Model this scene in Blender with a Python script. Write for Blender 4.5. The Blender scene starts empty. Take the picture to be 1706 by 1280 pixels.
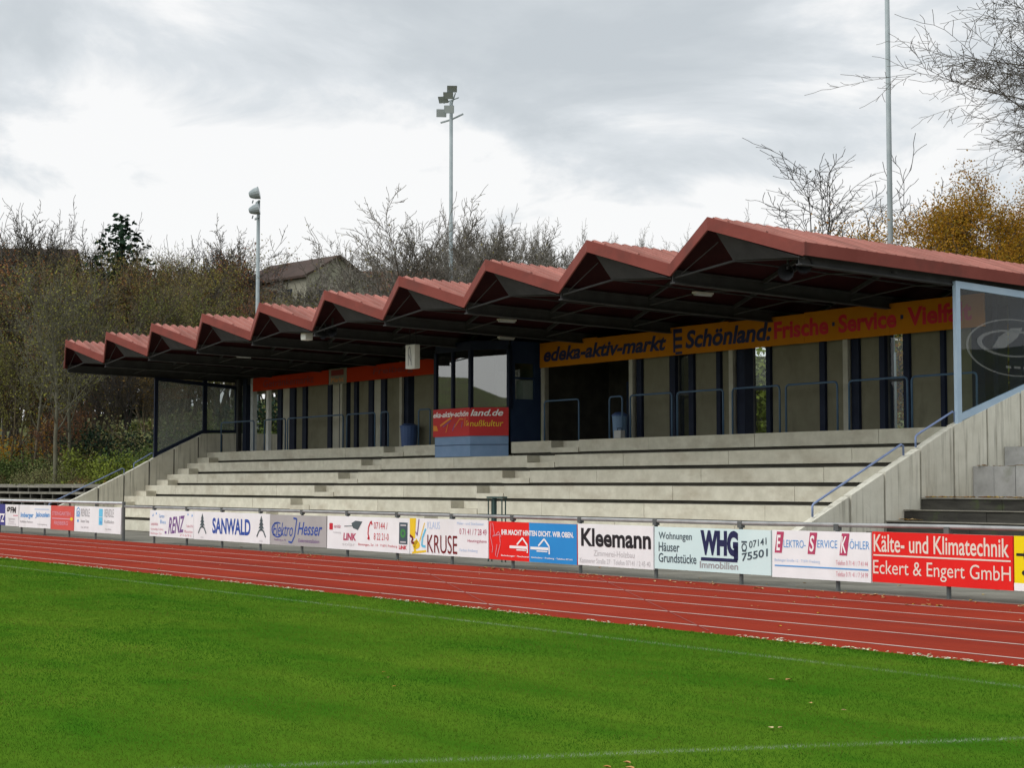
import bpy, math, random
import numpy as np
from mathutils import Vector, Matrix
R = math.radians
S = bpy.context.scene
COL = S.collection
rnd = random.Random(7)

# ------------------------------------------------------------------ camera
YAW, PITCH = R(35.70187), R(3.43370)
cam = bpy.data.cameras.new('camera')
cam.sensor_width = 36.0
cam.sensor_fit = 'HORIZONTAL'
cam.lens = 2778.345 / 1706 * 36
cam.clip_start, cam.clip_end = 0.2, 6000
camo = bpy.data.objects.new('camera', cam)
COL.objects.link(camo)
fwd = Vector((-math.cos(YAW) * math.cos(PITCH), math.sin(YAW) * math.cos(PITCH), math.sin(PITCH)))
camo.location = (0, 0, 1.75)
camo.rotation_euler = fwd.to_track_quat('-Z', 'Y').to_euler()
S.camera = camo

# ------------------------------------------------------------------ light
SUN_EL, SUN_AZ = R(52), R(-98)          # azimuth of the sun measured from +X: behind the camera, to the left
sun = bpy.data.lights.new('sun', 'SUN')
sun.energy = 1.5
sun.angle = R(50)
sun.color = (1.0, 0.955, 0.89)
suno = bpy.data.objects.new('sun', sun)
COL.objects.link(suno)
sdir = Vector((math.cos(SUN_EL) * math.cos(SUN_AZ), math.cos(SUN_EL) * math.sin(SUN_AZ), math.sin(SUN_EL)))
suno.rotation_euler = (-sdir).to_track_quat('-Z', 'Y').to_euler()

S.view_settings.view_transform = 'Standard'
S.view_settings.look = 'None'
S.view_settings.exposure = 0.0
S.view_settings.gamma = 1.0

W = bpy.data.worlds.new('World')
S.world = W
W.use_nodes = True
nt = W.node_tree
nt.nodes.clear()


def N(tree, typ, **kw):
    n = tree.nodes.new(typ)
    for k, v in kw.items():
        if k == 'inp':
            for a, b in v.items():
                n.inputs[a].default_value = b
        else:
            setattr(n, k, v)
    return n


def ramp(tree, stops):
    r = tree.nodes.new('ShaderNodeValToRGB')
    e = r.color_ramp.elements
    while len(e) < len(stops):
        e.new(0.5)
    for i, (p, c) in enumerate(stops):
        e[i].position = p
        e[i].color = (c[0], c[1], c[2], 1) if len(c) == 3 else c
    return r


def build_world():
    L = nt.links.new
    out = N(nt, 'ShaderNodeOutputWorld')
    sky = N(nt, 'ShaderNodeTexSky', sky_type='NISHITA', sun_disc=False)
    sky.sun_elevation = SUN_EL
    sky.sun_rotation = math.pi / 2 - SUN_AZ
    sky.air_density, sky.dust_density = 1.0, 2.0
    b1 = N(nt, 'ShaderNodeBackground', inp={'Strength': 0.12})
    L(sky.outputs[0], b1.inputs[0])
    tc = N(nt, 'ShaderNodeTexCoord')
    sep = N(nt, 'ShaderNodeSeparateXYZ')
    L(tc.outputs['Generated'], sep.inputs[0])
    zz = N(nt, 'ShaderNodeMath', operation='MAXIMUM', inp={1: 0.0})
    L(sep.outputs[2], zz.inputs[0])
    za = N(nt, 'ShaderNodeMath', operation='ADD', inp={1: 0.16})
    L(zz.outputs[0], za.inputs[0])
    px = N(nt, 'ShaderNodeMath', operation='DIVIDE')
    py = N(nt, 'ShaderNodeMath', operation='DIVIDE')
    L(sep.outputs[0], px.inputs[0]); L(za.outputs[0], px.inputs[1])
    L(sep.outputs[1], py.inputs[0]); L(za.outputs[0], py.inputs[1])
    cmb = N(nt, 'ShaderNodeCombineXYZ', inp={2: 0.7})
    L(px.outputs[0], cmb.inputs[0]); L(py.outputs[0], cmb.inputs[1])
    n1 = N(nt, 'ShaderNodeTexNoise', inp={'Scale': 1.5, 'Detail': 9.0, 'Roughness': 0.58, 'Distortion': 0.5})
    L(cmb.outputs[0], n1.inputs['Vector'])
    n2 = N(nt, 'ShaderNodeTexNoise', inp={'Scale': 0.55, 'Detail': 3.0, 'Roughness': 0.5})
    L(cmb.outputs[0], n2.inputs['Vector'])
    mix = N(nt, 'ShaderNodeMath', operation='MULTIPLY_ADD', inp={1: 0.6})
    L(n2.outputs[0], mix.inputs[0])
    nm = N(nt, 'ShaderNodeMath', operation='MULTIPLY', inp={1: 0.75})
    L(n1.outputs[0], nm.inputs[0]); L(nm.outputs[0], mix.inputs[2])
    # heavier cloud higher up, brighter gap over the hills
    el = N(nt, 'ShaderNodeMapRange', inp={1: 0.125, 2: 0.245, 3: 0.16, 4: -0.05})
    L(sep.outputs[2], el.inputs[0])
    ad = N(nt, 'ShaderNodeMath', operation='ADD')
    L(mix.outputs[0], ad.inputs[0]); L(el.outputs[0], ad.inputs[1])
    rp = ramp(nt, [(0.54, (0.59, 0.635, 0.668)), (0.60, (0.645, 0.688, 0.718)), (0.665, (0.77, 0.806, 0.833)), (0.725, (1.0, 1.0, 0.995))])
    L(ad.outputs[0], rp.inputs[0])
    # thin cloud round the sun is brighter
    dv = N(nt, 'ShaderNodeVectorMath', operation='DOT_PRODUCT')
    L(tc.outputs['Generated'], dv.inputs[0])
    dv.inputs[1].default_value = sdir
    gl = N(nt, 'ShaderNodeMapRange', inp={1: 0.35, 2: 1.0, 3: 1.0, 4: 2.4})
    L(dv.outputs['Value'], gl.inputs[0])
    b2 = N(nt, 'ShaderNodeBackground')
    L(rp.outputs[0], b2.inputs[0]); L(gl.outputs[0], b2.inputs[1])
    ms = N(nt, 'ShaderNodeMixShader', inp={0: 0.93})
    L(b1.outputs[0], ms.inputs[1]); L(b2.outputs[0], ms.inputs[2])
    L(ms.outputs[0], out.inputs[0])


build_world()

# ------------------------------------------------------------------ materials
MATS = {}


def mat(name, c1, c2=None, scale=3.0, detail=6.0, rough=0.8, metallic=0.0, spec=0.3, bump=0.0, bscale=40.0,
        stretch=(1, 1, 1), lo=0.35, hi=0.65, c3=None, scale3=0.6, lo3=0.5, hi3=0.75, stretch3=(1, 1, 1), attr=None, island=None, isl=0.0, orand=None):
    m = bpy.data.materials.new(name)
    m.use_nodes = True
    t = m.node_tree
    L = t.links.new
    p = t.nodes['Principled BSDF']
    p.inputs['Roughness'].default_value = rough
    p.inputs['Metallic'].default_value = metallic
    p.inputs['Specular IOR Level'].default_value = spec
    p.inputs['Base Color'].default_value = (*c1, 1)
    geo = N(t, 'ShaderNodeNewGeometry')
    colout = None

    def nz(sc, st, det):
        mp = N(t, 'ShaderNodeVectorMath', operation='MULTIPLY')
        L(geo.outputs['Position'], mp.inputs[0])
        mp.inputs[1].default_value = st
        n = N(t, 'ShaderNodeTexNoise', inp={'Scale': sc, 'Detail': det, 'Roughness': 0.6})
        L(mp.outputs[0], n.inputs['Vector'])
        return n
    if attr:
        a = N(t, 'ShaderNodeAttribute', attribute_name=attr)
        colout = a.outputs['Color']
    elif island:
        r = ramp(t, [(i / max(1, len(island) - 1), c) for i, c in enumerate(island)])
        r.color_ramp.interpolation = 'LINEAR'
        L(geo.outputs['Random Per Island'], r.inputs[0])
        colout = r.outputs[0]
    elif c2:
        n = nz(scale, stretch, detail)
        r = ramp(t, [(lo, c1), (hi, c2)])
        L(n.outputs[0], r.inputs[0])
        colout = r.outputs[0]
    if c3:
        n = nz(scale3, stretch3, 5.0)
        r = ramp(t, [(lo3, (0, 0, 0)), (hi3, (1, 1, 1))])
        L(n.outputs[0], r.inputs[0])
        mx = N(t, 'ShaderNodeMix', data_type='RGBA')
        L(r.outputs[0], mx.inputs[0])
        if colout: L(colout, mx.inputs[6])
        else: mx.inputs[6].default_value = (*c1, 1)
        mx.inputs[7].default_value = (*c3, 1)
        colout = mx.outputs[2]
    if orand:
        oi = N(t, 'ShaderNodeObjectInfo')
        k = N(t, 'ShaderNodeMath', operation='MULTIPLY', inp={1: 0.85})
        L(oi.outputs['Random'], k.inputs[0])
        mx = N(t, 'ShaderNodeMix', data_type='RGBA')
        L(k.outputs[0], mx.inputs[0])
        L(colout, mx.inputs[6])
        mx.inputs[7].default_value = (*orand, 1)
        colout = mx.outputs[2]
    if isl:
        mr = N(t, 'ShaderNodeMapRange', inp={3: 1 - isl, 4: 1 + isl})
        L(geo.outputs['Random Per Island'], mr.inputs[0])
        hs = N(t, 'ShaderNodeHueSaturation')
        L(mr.outputs[0], hs.inputs['Value'])
        L(colout, hs.inputs['Color'])
        colout = hs.outputs[0]
    if colout: L(colout, p.inputs['Base Color'])
    if bump:
        n = nz(bscale, (1, 1, 1), 6.0)
        b = N(t, 'ShaderNodeBump', inp={'Strength': bump, 'Distance': 0.02})
        L(n.outputs[0], b.inputs['Height'])
        L(b.outputs[0], p.inputs['Normal'])
    MATS[name] = m
    return m


def glass(name, tint=(0.9, 0.95, 0.95), base=0.08, dirt=0.0):
    m = bpy.data.materials.new(name)
    m.use_nodes = True
    t = m.node_tree
    t.nodes.clear()
    L = t.links.new
    out = N(t, 'ShaderNodeOutputMaterial')
    tr = N(t, 'ShaderNodeBsdfTransparent', inp={0: (*tint, 1)})
    gl = N(t, 'ShaderNodeBsdfGlossy', inp={'Roughness': 0.01})
    lw = N(t, 'ShaderNodeLayerWeight')
    pw = N(t, 'ShaderNodeMath', operation='POWER', inp={1: 4.0})
    ad = N(t, 'ShaderNodeMath', operation='MULTIPLY_ADD', inp={1: 0.6, 2: base})
    ms = N(t, 'ShaderNodeMixShader')
    L(lw.outputs['Facing'], pw.inputs[0]); L(pw.outputs[0], ad.inputs[0]); L(ad.outputs[0], ms.inputs[0])
    df = N(t, 'ShaderNodeBsdfDiffuse', inp={0: (0.42, 0.43, 0.42, 1)})
    m2 = N(t, 'ShaderNodeMixShader', inp={0: dirt})
    L(tr.outputs[0], m2.inputs[1]); L(df.outputs[0], m2.inputs[2])
    L(m2.outputs[0], ms.inputs[1]); L(gl.outputs[0], ms.inputs[2]); L(ms.outputs[0], out.inputs[0])
    MATS[name] = m
    return m


M = MATS
mat('concrete', (0.50, 0.475, 0.385), (0.61, 0.585, 0.485), scale=2.6, rough=0.9, bump=0.35, bscale=22, c3=(0.36, 0.315, 0.235), scale3=1.1, lo3=0.50, hi3=0.85, stretch3=(0.7, 1.6, 1.5), isl=0.07)
mat('concrete_wall', (0.54, 0.52, 0.435), (0.64, 0.62, 0.53), scale=1.5, rough=0.9, bump=0.25, bscale=25, c3=(0.20, 0.185, 0.145), scale3=3.4, lo3=0.52, hi3=0.82, stretch3=(1, 2.6, 0.14), isl=0.05)
mat('dark_concrete_and_shade', (0.040, 0.038, 0.031), (0.068, 0.064, 0.053), scale=2, rough=0.95)  # for dark joints and walls, and for shade coloured into bench recesses
mat('block_stone', (0.27, 0.27, 0.26), (0.36, 0.36, 0.35), scale=2.5, rough=0.9, bump=0.3, bscale=30, c3=(0.15, 0.16, 0.11), scale3=1.6, lo3=0.55, hi3=0.8, isl=0.12)
mat('sleeper', (0.022, 0.021, 0.018), (0.05, 0.048, 0.04), scale=3, rough=0.95, bump=0.4, bscale=20, stretch=(0.3, 2, 2), c3=(0.05, 0.07, 0.02), scale3=2.0, lo3=0.6, hi3=0.8)
mat('slab_stone', (0.15, 0.142, 0.115), (0.22, 0.208, 0.17), scale=2.0, rough=0.9, bump=0.3, isl=0.15)
mat('asphalt', (0.165, 0.158, 0.132), (0.225, 0.216, 0.182), scale=1.2, rough=0.95, spec=0.1, bump=0.3, bscale=60, c3=(0.10, 0.096, 0.078), scale3=0.5, lo3=0.48, hi3=0.75)
mat('track', (0.232, 0.027, 0.015), (0.272, 0.036, 0.019), scale=0.45, rough=1.0, spec=0.02, bump=0.4, bscale=110, c3=(0.180, 0.026, 0.017), scale3=0.45, lo3=0.45, hi3=0.80, stretch3=(0.25, 1.8, 1))
mat('track_line', (0.50, 0.40, 0.36), (0.36, 0.20, 0.17), scale=2.2, rough=0.8, lo=0.45, hi=0.8)
mat('track_faint', (0.235, 0.055, 0.042), (0.22, 0.032, 0.022), scale=3.0, rough=0.9)
mat('roof_red', (0.315, 0.120, 0.094), (0.380, 0.158, 0.126), scale=1.4, rough=0.6, spec=0.2, c3=(0.18, 0.072, 0.055), scale3=0.8, lo3=0.45, hi3=0.78, stretch3=(0.4, 2.2, 1), isl=0.12)
mat('fascia_red', (0.185, 0.046, 0.036), (0.22, 0.058, 0.046), scale=1.0, rough=0.65, spec=0.15, c3=(0.12, 0.042, 0.035), scale3=1.2, lo3=0.5, hi3=0.8)
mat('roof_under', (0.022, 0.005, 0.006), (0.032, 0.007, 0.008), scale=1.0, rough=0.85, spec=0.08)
mat('steel_dark', (0.020, 0.021, 0.023), (0.028, 0.029, 0.032), scale=2, rough=0.8, spec=0.1)
mat('steel_grey', (0.046, 0.047, 0.049), (0.062, 0.063, 0.065), scale=2, rough=0.8, spec=0.1)
mat('galv', (0.42, 0.44, 0.45), (0.52, 0.54, 0.55), scale=5, rough=0.45, metallic=0.4)
mat('mast', (0.23, 0.27, 0.28), (0.29, 0.33, 0.34), scale=2, rough=0.55)
mat('rail_steel', (0.25, 0.255, 0.25), (0.36, 0.365, 0.36), scale=3, rough=0.5, metallic=0.3)
mat('post_dark', (0.075, 0.085, 0.085), (0.12, 0.13, 0.125), scale=4, rough=0.7)
mat('frame_blue', (0.33, 0.44, 0.56), (0.38, 0.49, 0.60), scale=2, rough=0.45)
mat('frame_navy', (0.010, 0.014, 0.032), (0.015, 0.021, 0.042), scale=2, rough=0.6, spec=0.15)
mat('cabin_blue', (0.13, 0.22, 0.36), (0.16, 0.25, 0.40), scale=2, rough=0.5)
mat('cabin_dark', (0.018, 0.035, 0.085), (0.025, 0.045, 0.10), scale=2, rough=0.55)
mat('barrier_blue', (0.05, 0.10, 0.17), (0.07, 0.125, 0.20), scale=2, rough=0.5)
mat('handrail_blue', (0.16, 0.21, 0.36), (0.20, 0.26, 0.42), scale=3, rough=0.4)
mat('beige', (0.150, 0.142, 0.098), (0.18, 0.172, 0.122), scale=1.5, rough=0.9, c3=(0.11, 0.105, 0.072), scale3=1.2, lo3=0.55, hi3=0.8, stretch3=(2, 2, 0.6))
mat('pale_post', (0.33, 0.32, 0.27), (0.40, 0.39, 0.33), scale=2, rough=0.8)
mat('white_post', (0.62, 0.63, 0.62), rough=0.6)
mat('void_dark', (0.012, 0.012, 0.014), rough=0.9)
mat('sign_yellow', (0.42, 0.155, 0.006), (0.48, 0.18, 0.010), scale=0.6, rough=0.8, spec=0.1)
mat('sign_red', (0.34, 0.026, 0.004), (0.38, 0.032, 0.006), scale=0.6, rough=0.8, spec=0.1)
mat('banner_red', (0.42, 0.012, 0.014), (0.47, 0.016, 0.017), scale=0.8, rough=0.55)
mat('ad_white', (0.72, 0.74, 0.75), (0.78, 0.80, 0.81), scale=1.3, rough=0.45, c3=(0.61, 0.62, 0.60), scale3=1.1, lo3=0.52, hi3=0.9, stretch3=(1, 1, 0.6))
mat('ad_mint', (0.55, 0.72, 0.72), (0.60, 0.76, 0.755), scale=1.3, rough=0.45)
mat('ad_red', (0.66, 0.010, 0.008), (0.72, 0.014, 0.010), scale=1.0, rough=0.4)
mat('ad_faded_red', (0.55, 0.075, 0.06), (0.60, 0.09, 0.075), scale=1.0, rough=0.5)
mat('ad_blue', (0.015, 0.22, 0.56), (0.02, 0.25, 0.60), scale=1.0, rough=0.4)
mat('ad_navy', (0.03, 0.035, 0.22), rough=0.4)
mat('ad_grey', (0.34, 0.34, 0.335), (0.39, 0.39, 0.385), scale=1.3, rough=0.45)
mat('ad_yellow', (0.78, 0.62, 0.0), rough=0.4)
for n, c in dict(black=(0.012, 0.012, 0.016), navy=(0.012, 0.016, 0.07), blue=(0.018, 0.07, 0.33), lblue=(0.09, 0.30, 0.62), cyan=(0.12, 0.50, 0.72),
                 red=(0.50, 0.012, 0.03), dred=(0.16, 0.008, 0.012), rose=(0.42, 0.05, 0.12), pink=(0.62, 0.28, 0.33), purple=(0.16, 0.07, 0.24), greyt=(0.30, 0.30, 0.31),
                 lgrey=(0.50, 0.50, 0.51), palelet=(0.70, 0.62, 0.54), white=(0.80, 0.80, 0.80), slate=(0.07, 0.10, 0.11), green=(0.05, 0.22, 0.06),
                 orange=(0.62, 0.20, 0.01), yellow=(0.74, 0.52, 0.02), paleblue=(0.42, 0.55, 0.75), darkteal=(0.05, 0.08, 0.10)).items():
    mat('let_' + n, c, rough=0.5)
mat('box_white', (0.62, 0.62, 0.58), (0.68, 0.68, 0.64), scale=3, rough=0.5)
mat('bin_blue', (0.05, 0.09, 0.22), (0.06, 0.11, 0.26), scale=3, rough=0.5)
mat('stand_green', (0.03, 0.06, 0.055), rough=0.6)
mat('speaker', (0.012, 0.012, 0.013), rough=0.5)
mat('pitch', (0.036, 0.112, 0.007), (0.078, 0.148, 0.012), scale=0.9, rough=1.0, spec=0.0, stretch=(0.35, 1, 1), lo=0.36, hi=0.64, bump=0.15, bscale=45)
mat('grass_blade', (0.03, 0.12, 0.008), rough=0.9, spec=0.05, attr='col')


def thin_leaf(name, k):
    # thin blades and leaves let part of the light through
    t = MATS[name].node_tree
    p = t.nodes['Principled BSDF']
    out = [n for n in t.nodes if n.type == 'OUTPUT_MATERIAL'][0]
    tl = N(t, 'ShaderNodeBsdfTranslucent')
    t.links.new(p.inputs['Base Color'].links[0].from_socket, tl.inputs[0])
    ms = N(t, 'ShaderNodeMixShader', inp={0: k})
    t.links.new(p.outputs[0], ms.inputs[1])
    t.links.new(tl.outputs[0], ms.inputs[2])
    t.links.new(ms.outputs[0], out.inputs['Surface'])


thin_leaf('grass_blade', 0.45)
mat('earth', (0.075, 0.080, 0.028), (0.105, 0.092, 0.042), scale=0.5, rough=1.0, c3=(0.095, 0.120, 0.028), scale3=0.25, lo3=0.42, hi3=0.62, bump=0.4, bscale=6)
mat('far_ground', (0.05, 0.07, 0.025), (0.07, 0.07, 0.035), scale=0.05, rough=1.0)
mat('bark', (0.055, 0.048, 0.038), (0.085, 0.076, 0.060), scale=4, rough=0.95)
mat('bark_dark', (0.040, 0.036, 0.032), (0.06, 0.054, 0.048), scale=4, rough=0.95)
mat('bark_pale', (0.085, 0.08, 0.055), (0.12, 0.115, 0.08), scale=4, rough=0.95)
mat('bark_grey', (0.115, 0.105, 0.088), (0.155, 0.142, 0.120), scale=4, rough=0.95)
mat('leaf_grass', (0, 0, 0), rough=0.9, spec=0.1, island=[(0.132, 0.158, 0.032), (0.192, 0.208, 0.049), (0.108, 0.132, 0.030), (0.204, 0.176, 0.059)])
mat('bark_olive', (0.105, 0.084, 0.046), (0.145, 0.115, 0.064), scale=4, rough=0.95, orand=(0.065, 0.055, 0.042))
mat('leaf_olive', (0, 0, 0), rough=0.8, spec=0.15, island=[(0.132, 0.119, 0.025), (0.206, 0.175, 0.035), (0.162, 0.119, 0.033), (0.250, 0.203, 0.035)], orand=(0.103, 0.119, 0.028))
mat('leaf_brown', (0, 0, 0), rough=0.85, spec=0.1, island=[(0.125, 0.067, 0.030), (0.191, 0.087, 0.033), (0.140, 0.098, 0.038), (0.250, 0.105, 0.033)], orand=(0.162, 0.133, 0.035))
mat('leaf_yellow', (0, 0, 0), rough=0.8, spec=0.15, island=[(0.26, 0.15, 0.014), (0.46, 0.27, 0.022), (0.40, 0.165, 0.018), (0.17, 0.14, 0.024), (0.44, 0.24, 0.022), (0.18, 0.10, 0.02)])
mat('leaf_rust', (0, 0, 0), rough=0.85, spec=0.1, island=[(0.191, 0.073, 0.030), (0.294, 0.112, 0.038), (0.162, 0.084, 0.038), (0.250, 0.140, 0.044)], orand=(0.147, 0.063, 0.035))
mat('leaf_khaki', (0, 0, 0), rough=0.85, spec=0.1, island=[(0.220, 0.203, 0.044), (0.294, 0.266, 0.050), (0.162, 0.161, 0.038)], orand=(0.125, 0.147, 0.038))
mat('leaf_green', (0, 0, 0), rough=0.8, spec=0.15, island=[(0.032, 0.080, 0.014), (0.052, 0.110, 0.020), (0.080, 0.12, 0.022), (0.045, 0.085, 0.018)], orand=(0.085, 0.10, 0.03))
mat('leaf_lime', (0, 0, 0), rough=0.8, spec=0.15, island=[(0.12, 0.165, 0.018), (0.175, 0.205, 0.026), (0.095, 0.13, 0.018)], orand=(0.13, 0.155, 0.026))
mat('leaf_darkgreen', (0, 0, 0), rough=0.85, spec=0.15, island=[(0.010, 0.026, 0.016), (0.016, 0.038, 0.020), (0.012, 0.030, 0.012)])
mat('leaf_sage', (0, 0, 0), rough=0.85, spec=0.1, island=[(0.149, 0.175, 0.067), (0.196, 0.211, 0.088), (0.132, 0.139, 0.057), (0.207, 0.169, 0.072)])
mat('leaf_litter', (0, 0, 0), rough=0.85, spec=0.1, island=[(0.48, 0.32, 0.14), (0.34, 0.17, 0.05), (0.55, 0.43, 0.24), (0.26, 0.12, 0.04), (0.52, 0.36, 0.04)])
mat('leaf_pale', (0, 0, 0), rough=0.85, spec=0.1, island=[(0.62, 0.58, 0.42), (0.70, 0.69, 0.58), (0.48, 0.48, 0.24), (0.66, 0.64, 0.50)])
mat('house_wall', (0.26, 0.25, 0.195), (0.32, 0.305, 0.24), scale=0.6, rough=0.9)
mat('house_roof', (0.045, 0.030, 0.024), (0.065, 0.042, 0.033), scale=1.0, rough=0.9)
mat('house_roof_tile', (0.13, 0.055, 0.028), (0.17, 0.07, 0.035), scale=1.0, rough=0.9)
mat('house_window', (0.04, 0.045, 0.05), rough=0.2)
mat('lamp_glass', (0.35, 0.38, 0.38), rough=0.25)
glass('pane', (0.84, 0.88, 0.88), 0.02, 0.0)
glass('dirty_pane', (0.80, 0.84, 0.84), 0.05, 0.30)
glass('cabin_pane', (0.45, 0.50, 0.48), 0.22, 0.01)
glass('etch', (0.85, 0.88, 0.88), 0.02, 0.22)


thin_leaf('leaf_yellow', 0.4)


# ------------------------------------------------------------------ mesh helpers
def wloc(o):
    v = Vector((0, 0, 0))
    while o is not None:
        v += o.location
        o = o.parent
    return v


class MB:
    def __init__(self):
        self.v, self.f, self.mi = [], [], []
        self.cur = 0

    def add(self, vs, fs):
        b = len(self.v)
        self.v.extend(tuple(p) for p in vs)
        for f in fs:
            self.f.append(tuple(i + b for i in f))
            self.mi.append(self.cur)
        return self

    def box(self, x0, x1, y0, y1, z0, z1):
        return self.hexa([(x0, y0, z0), (x1, y0, z0), (x1, y1, z0), (x0, y1, z0), (x0, y0, z1), (x1, y0, z1), (x1, y1, z1), (x0, y1, z1)])

    def hexa(self, p):
        return self.add(p, [(0, 3, 2, 1), (4, 5, 6, 7), (0, 1, 5, 4), (1, 2, 6, 5), (2, 3, 7, 6), (3, 0, 4, 7)])

    def prism_x(self, poly, x0, x1):           # poly: (y, z) list extruded along X
        n = len(poly)
        vs = [(x0, y, z) for y, z in poly] + [(x1, y, z) for y, z in poly]
        fs = [tuple(range(n))[::-1], tuple(range(n, 2 * n))] + [(i, (i + 1) % n, n + (i + 1) % n, n + i) for i in range(n)]
        return self.add(vs, fs)

    def prism_y(self, poly, y0, y1):           # poly: (x, z)
        n = len(poly)
        vs = [(x, y0, z) for x, z in poly] + [(x, y1, z) for x, z in poly]
        fs = [tuple(range(n)), tuple(range(n, 2 * n))[::-1]] + [((i + 1) % n, i, n + i, n + (i + 1) % n) for i in range(n)]
        return self.add(vs, fs)

    def bar(self, p0, p1, w, h):               # rectangular bar between two points
        p0, p1 = Vector(p0), Vector(p1)
        d = (p1 - p0).normalized()
        up = Vector((0, 0, 1)) if abs(d.z) < 0.95 else Vector((0, 1, 0))
        s = d.cross(up).normalized() * (w / 2)
        u = s.cross(d).normalized() * (h / 2)
        return self.hexa([p0 - s - u, p0 + s - u, p0 + s + u, p0 - s + u, p1 - s - u, p1 + s - u, p1 + s + u, p1 - s + u])

    def tube(self, pts, r, n=8, caps=True):
        pts = [Vector(p) for p in pts]
        rs = r if isinstance(r, (list, tuple)) else [r] * len(pts)
        vs = []
        ref = None
        for i, p in enumerate(pts):
            a = pts[max(0, i - 1)]
            b = pts[min(len(pts) - 1, i + 1)]
            d = (b - a).normalized()
            if ref is None:
                ref = d.orthogonal().normalized()
            s = (ref - d * ref.dot(d))
            s = s.normalized() if s.length > 1e-6 else d.orthogonal().normalized()
            ref = s
            t = d.cross(s)
            for k in range(n):
                an = 2 * math.pi * k / n
                vs.append(p + (s * math.cos(an) + t * math.sin(an)) * rs[i])
        fs = []
        for i in range(len(pts) - 1):
            for k in range(n):
                k2 = (k + 1) % n
                fs.append((i * n + k, i * n + k2, (i + 1) * n + k2, (i + 1) * n + k))
        if caps:
            fs.append(tuple(range(n))[::-1])
            fs.append(tuple(range((len(pts) - 1) * n, len(pts) * n)))
        return self.add(vs, fs)

    def build(self, name, mats, parent=None, smooth=False, bevel=0.0):
        if not isinstance(mats, (list, tuple)): mats = [mats]
        me = bpy.data.meshes.new(name)
        if parent is not None:
            off = wloc(parent)
        else:
            a = np.array(self.v)
            off = Vector(((a[:, 0].min() + a[:, 0].max()) / 2, (a[:, 1].min() + a[:, 1].max()) / 2, a[:, 2].min()))
        me.from_pydata([(x - off.x, y - off.y, z - off.z) for x, y, z in self.v], [], self.f)
        for m in mats:
            me.materials.append(MATS[m])
        if len(mats) > 1:
            me.polygons.foreach_set('material_index', self.mi)
        if smooth:
            me.polygons.foreach_set('use_smooth', [True] * len(me.polygons))
        me.update()
        o = bpy.data.objects.new(name, me)
        COL.objects.link(o)
        if parent is not None:
            o.parent = parent
        else:
            o.location = off
        if bevel:
            bv = o.modifiers.new('bevel', 'BEVEL')
            bv.width = bevel
            bv.segments = 2
            bv.limit_method = 'ANGLE'
        return o


def tag(o, label=None, cat=None, group=None, kind=None):
    if label: o['label'] = label
    if cat: o['category'] = cat
    if group: o['group'] = group
    if kind: o['kind'] = kind
    return o


def empty(name, loc, label, cat, group=None):
    o = bpy.data.objects.new(name, None)
    o.empty_display_size = 0.3
    COL.objects.link(o)
    o.location = loc
    return tag(o, label, cat, group)


def copy_tree(o, parent=None):
    c = o.copy()
    COL.objects.link(c)
    if parent is not None:
        c.parent = parent
    for ch in o.children:
        copy_tree(ch, c)
    return c


_tc = {}


def text2d(s, bold=0.0, shear=0.0):
    k = (s, bold, shear)
    if k in _tc: return _tc[k]
    c = bpy.data.curves.new('lettering_source', 'FONT')
    c.body = s
    c.offset = bold
    c.shear = shear
    c.resolution_u = 4
    c.fill_mode = 'FRONT'
    o = bpy.data.objects.new('lettering_source', c)
    COL.objects.link(o)
    dg = bpy.context.evaluated_depsgraph_get()
    me = bpy.data.meshes.new_from_object(o.evaluated_get(dg))
    v = np.array([(p.co.x, p.co.y) for p in me.vertices])
    f = [tuple(p.vertices) for p in me.polygons]
    bpy.data.objects.remove(o)
    bpy.data.curves.remove(c)
    bpy.data.meshes.remove(me)
    if len(v) == 0: v = np.zeros((1, 2))
    v = v - v.min(0)
    mx = v.max(0)
    mx[mx == 0] = 1
    _tc[k] = (v / mx, f)
    return _tc[k]


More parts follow.
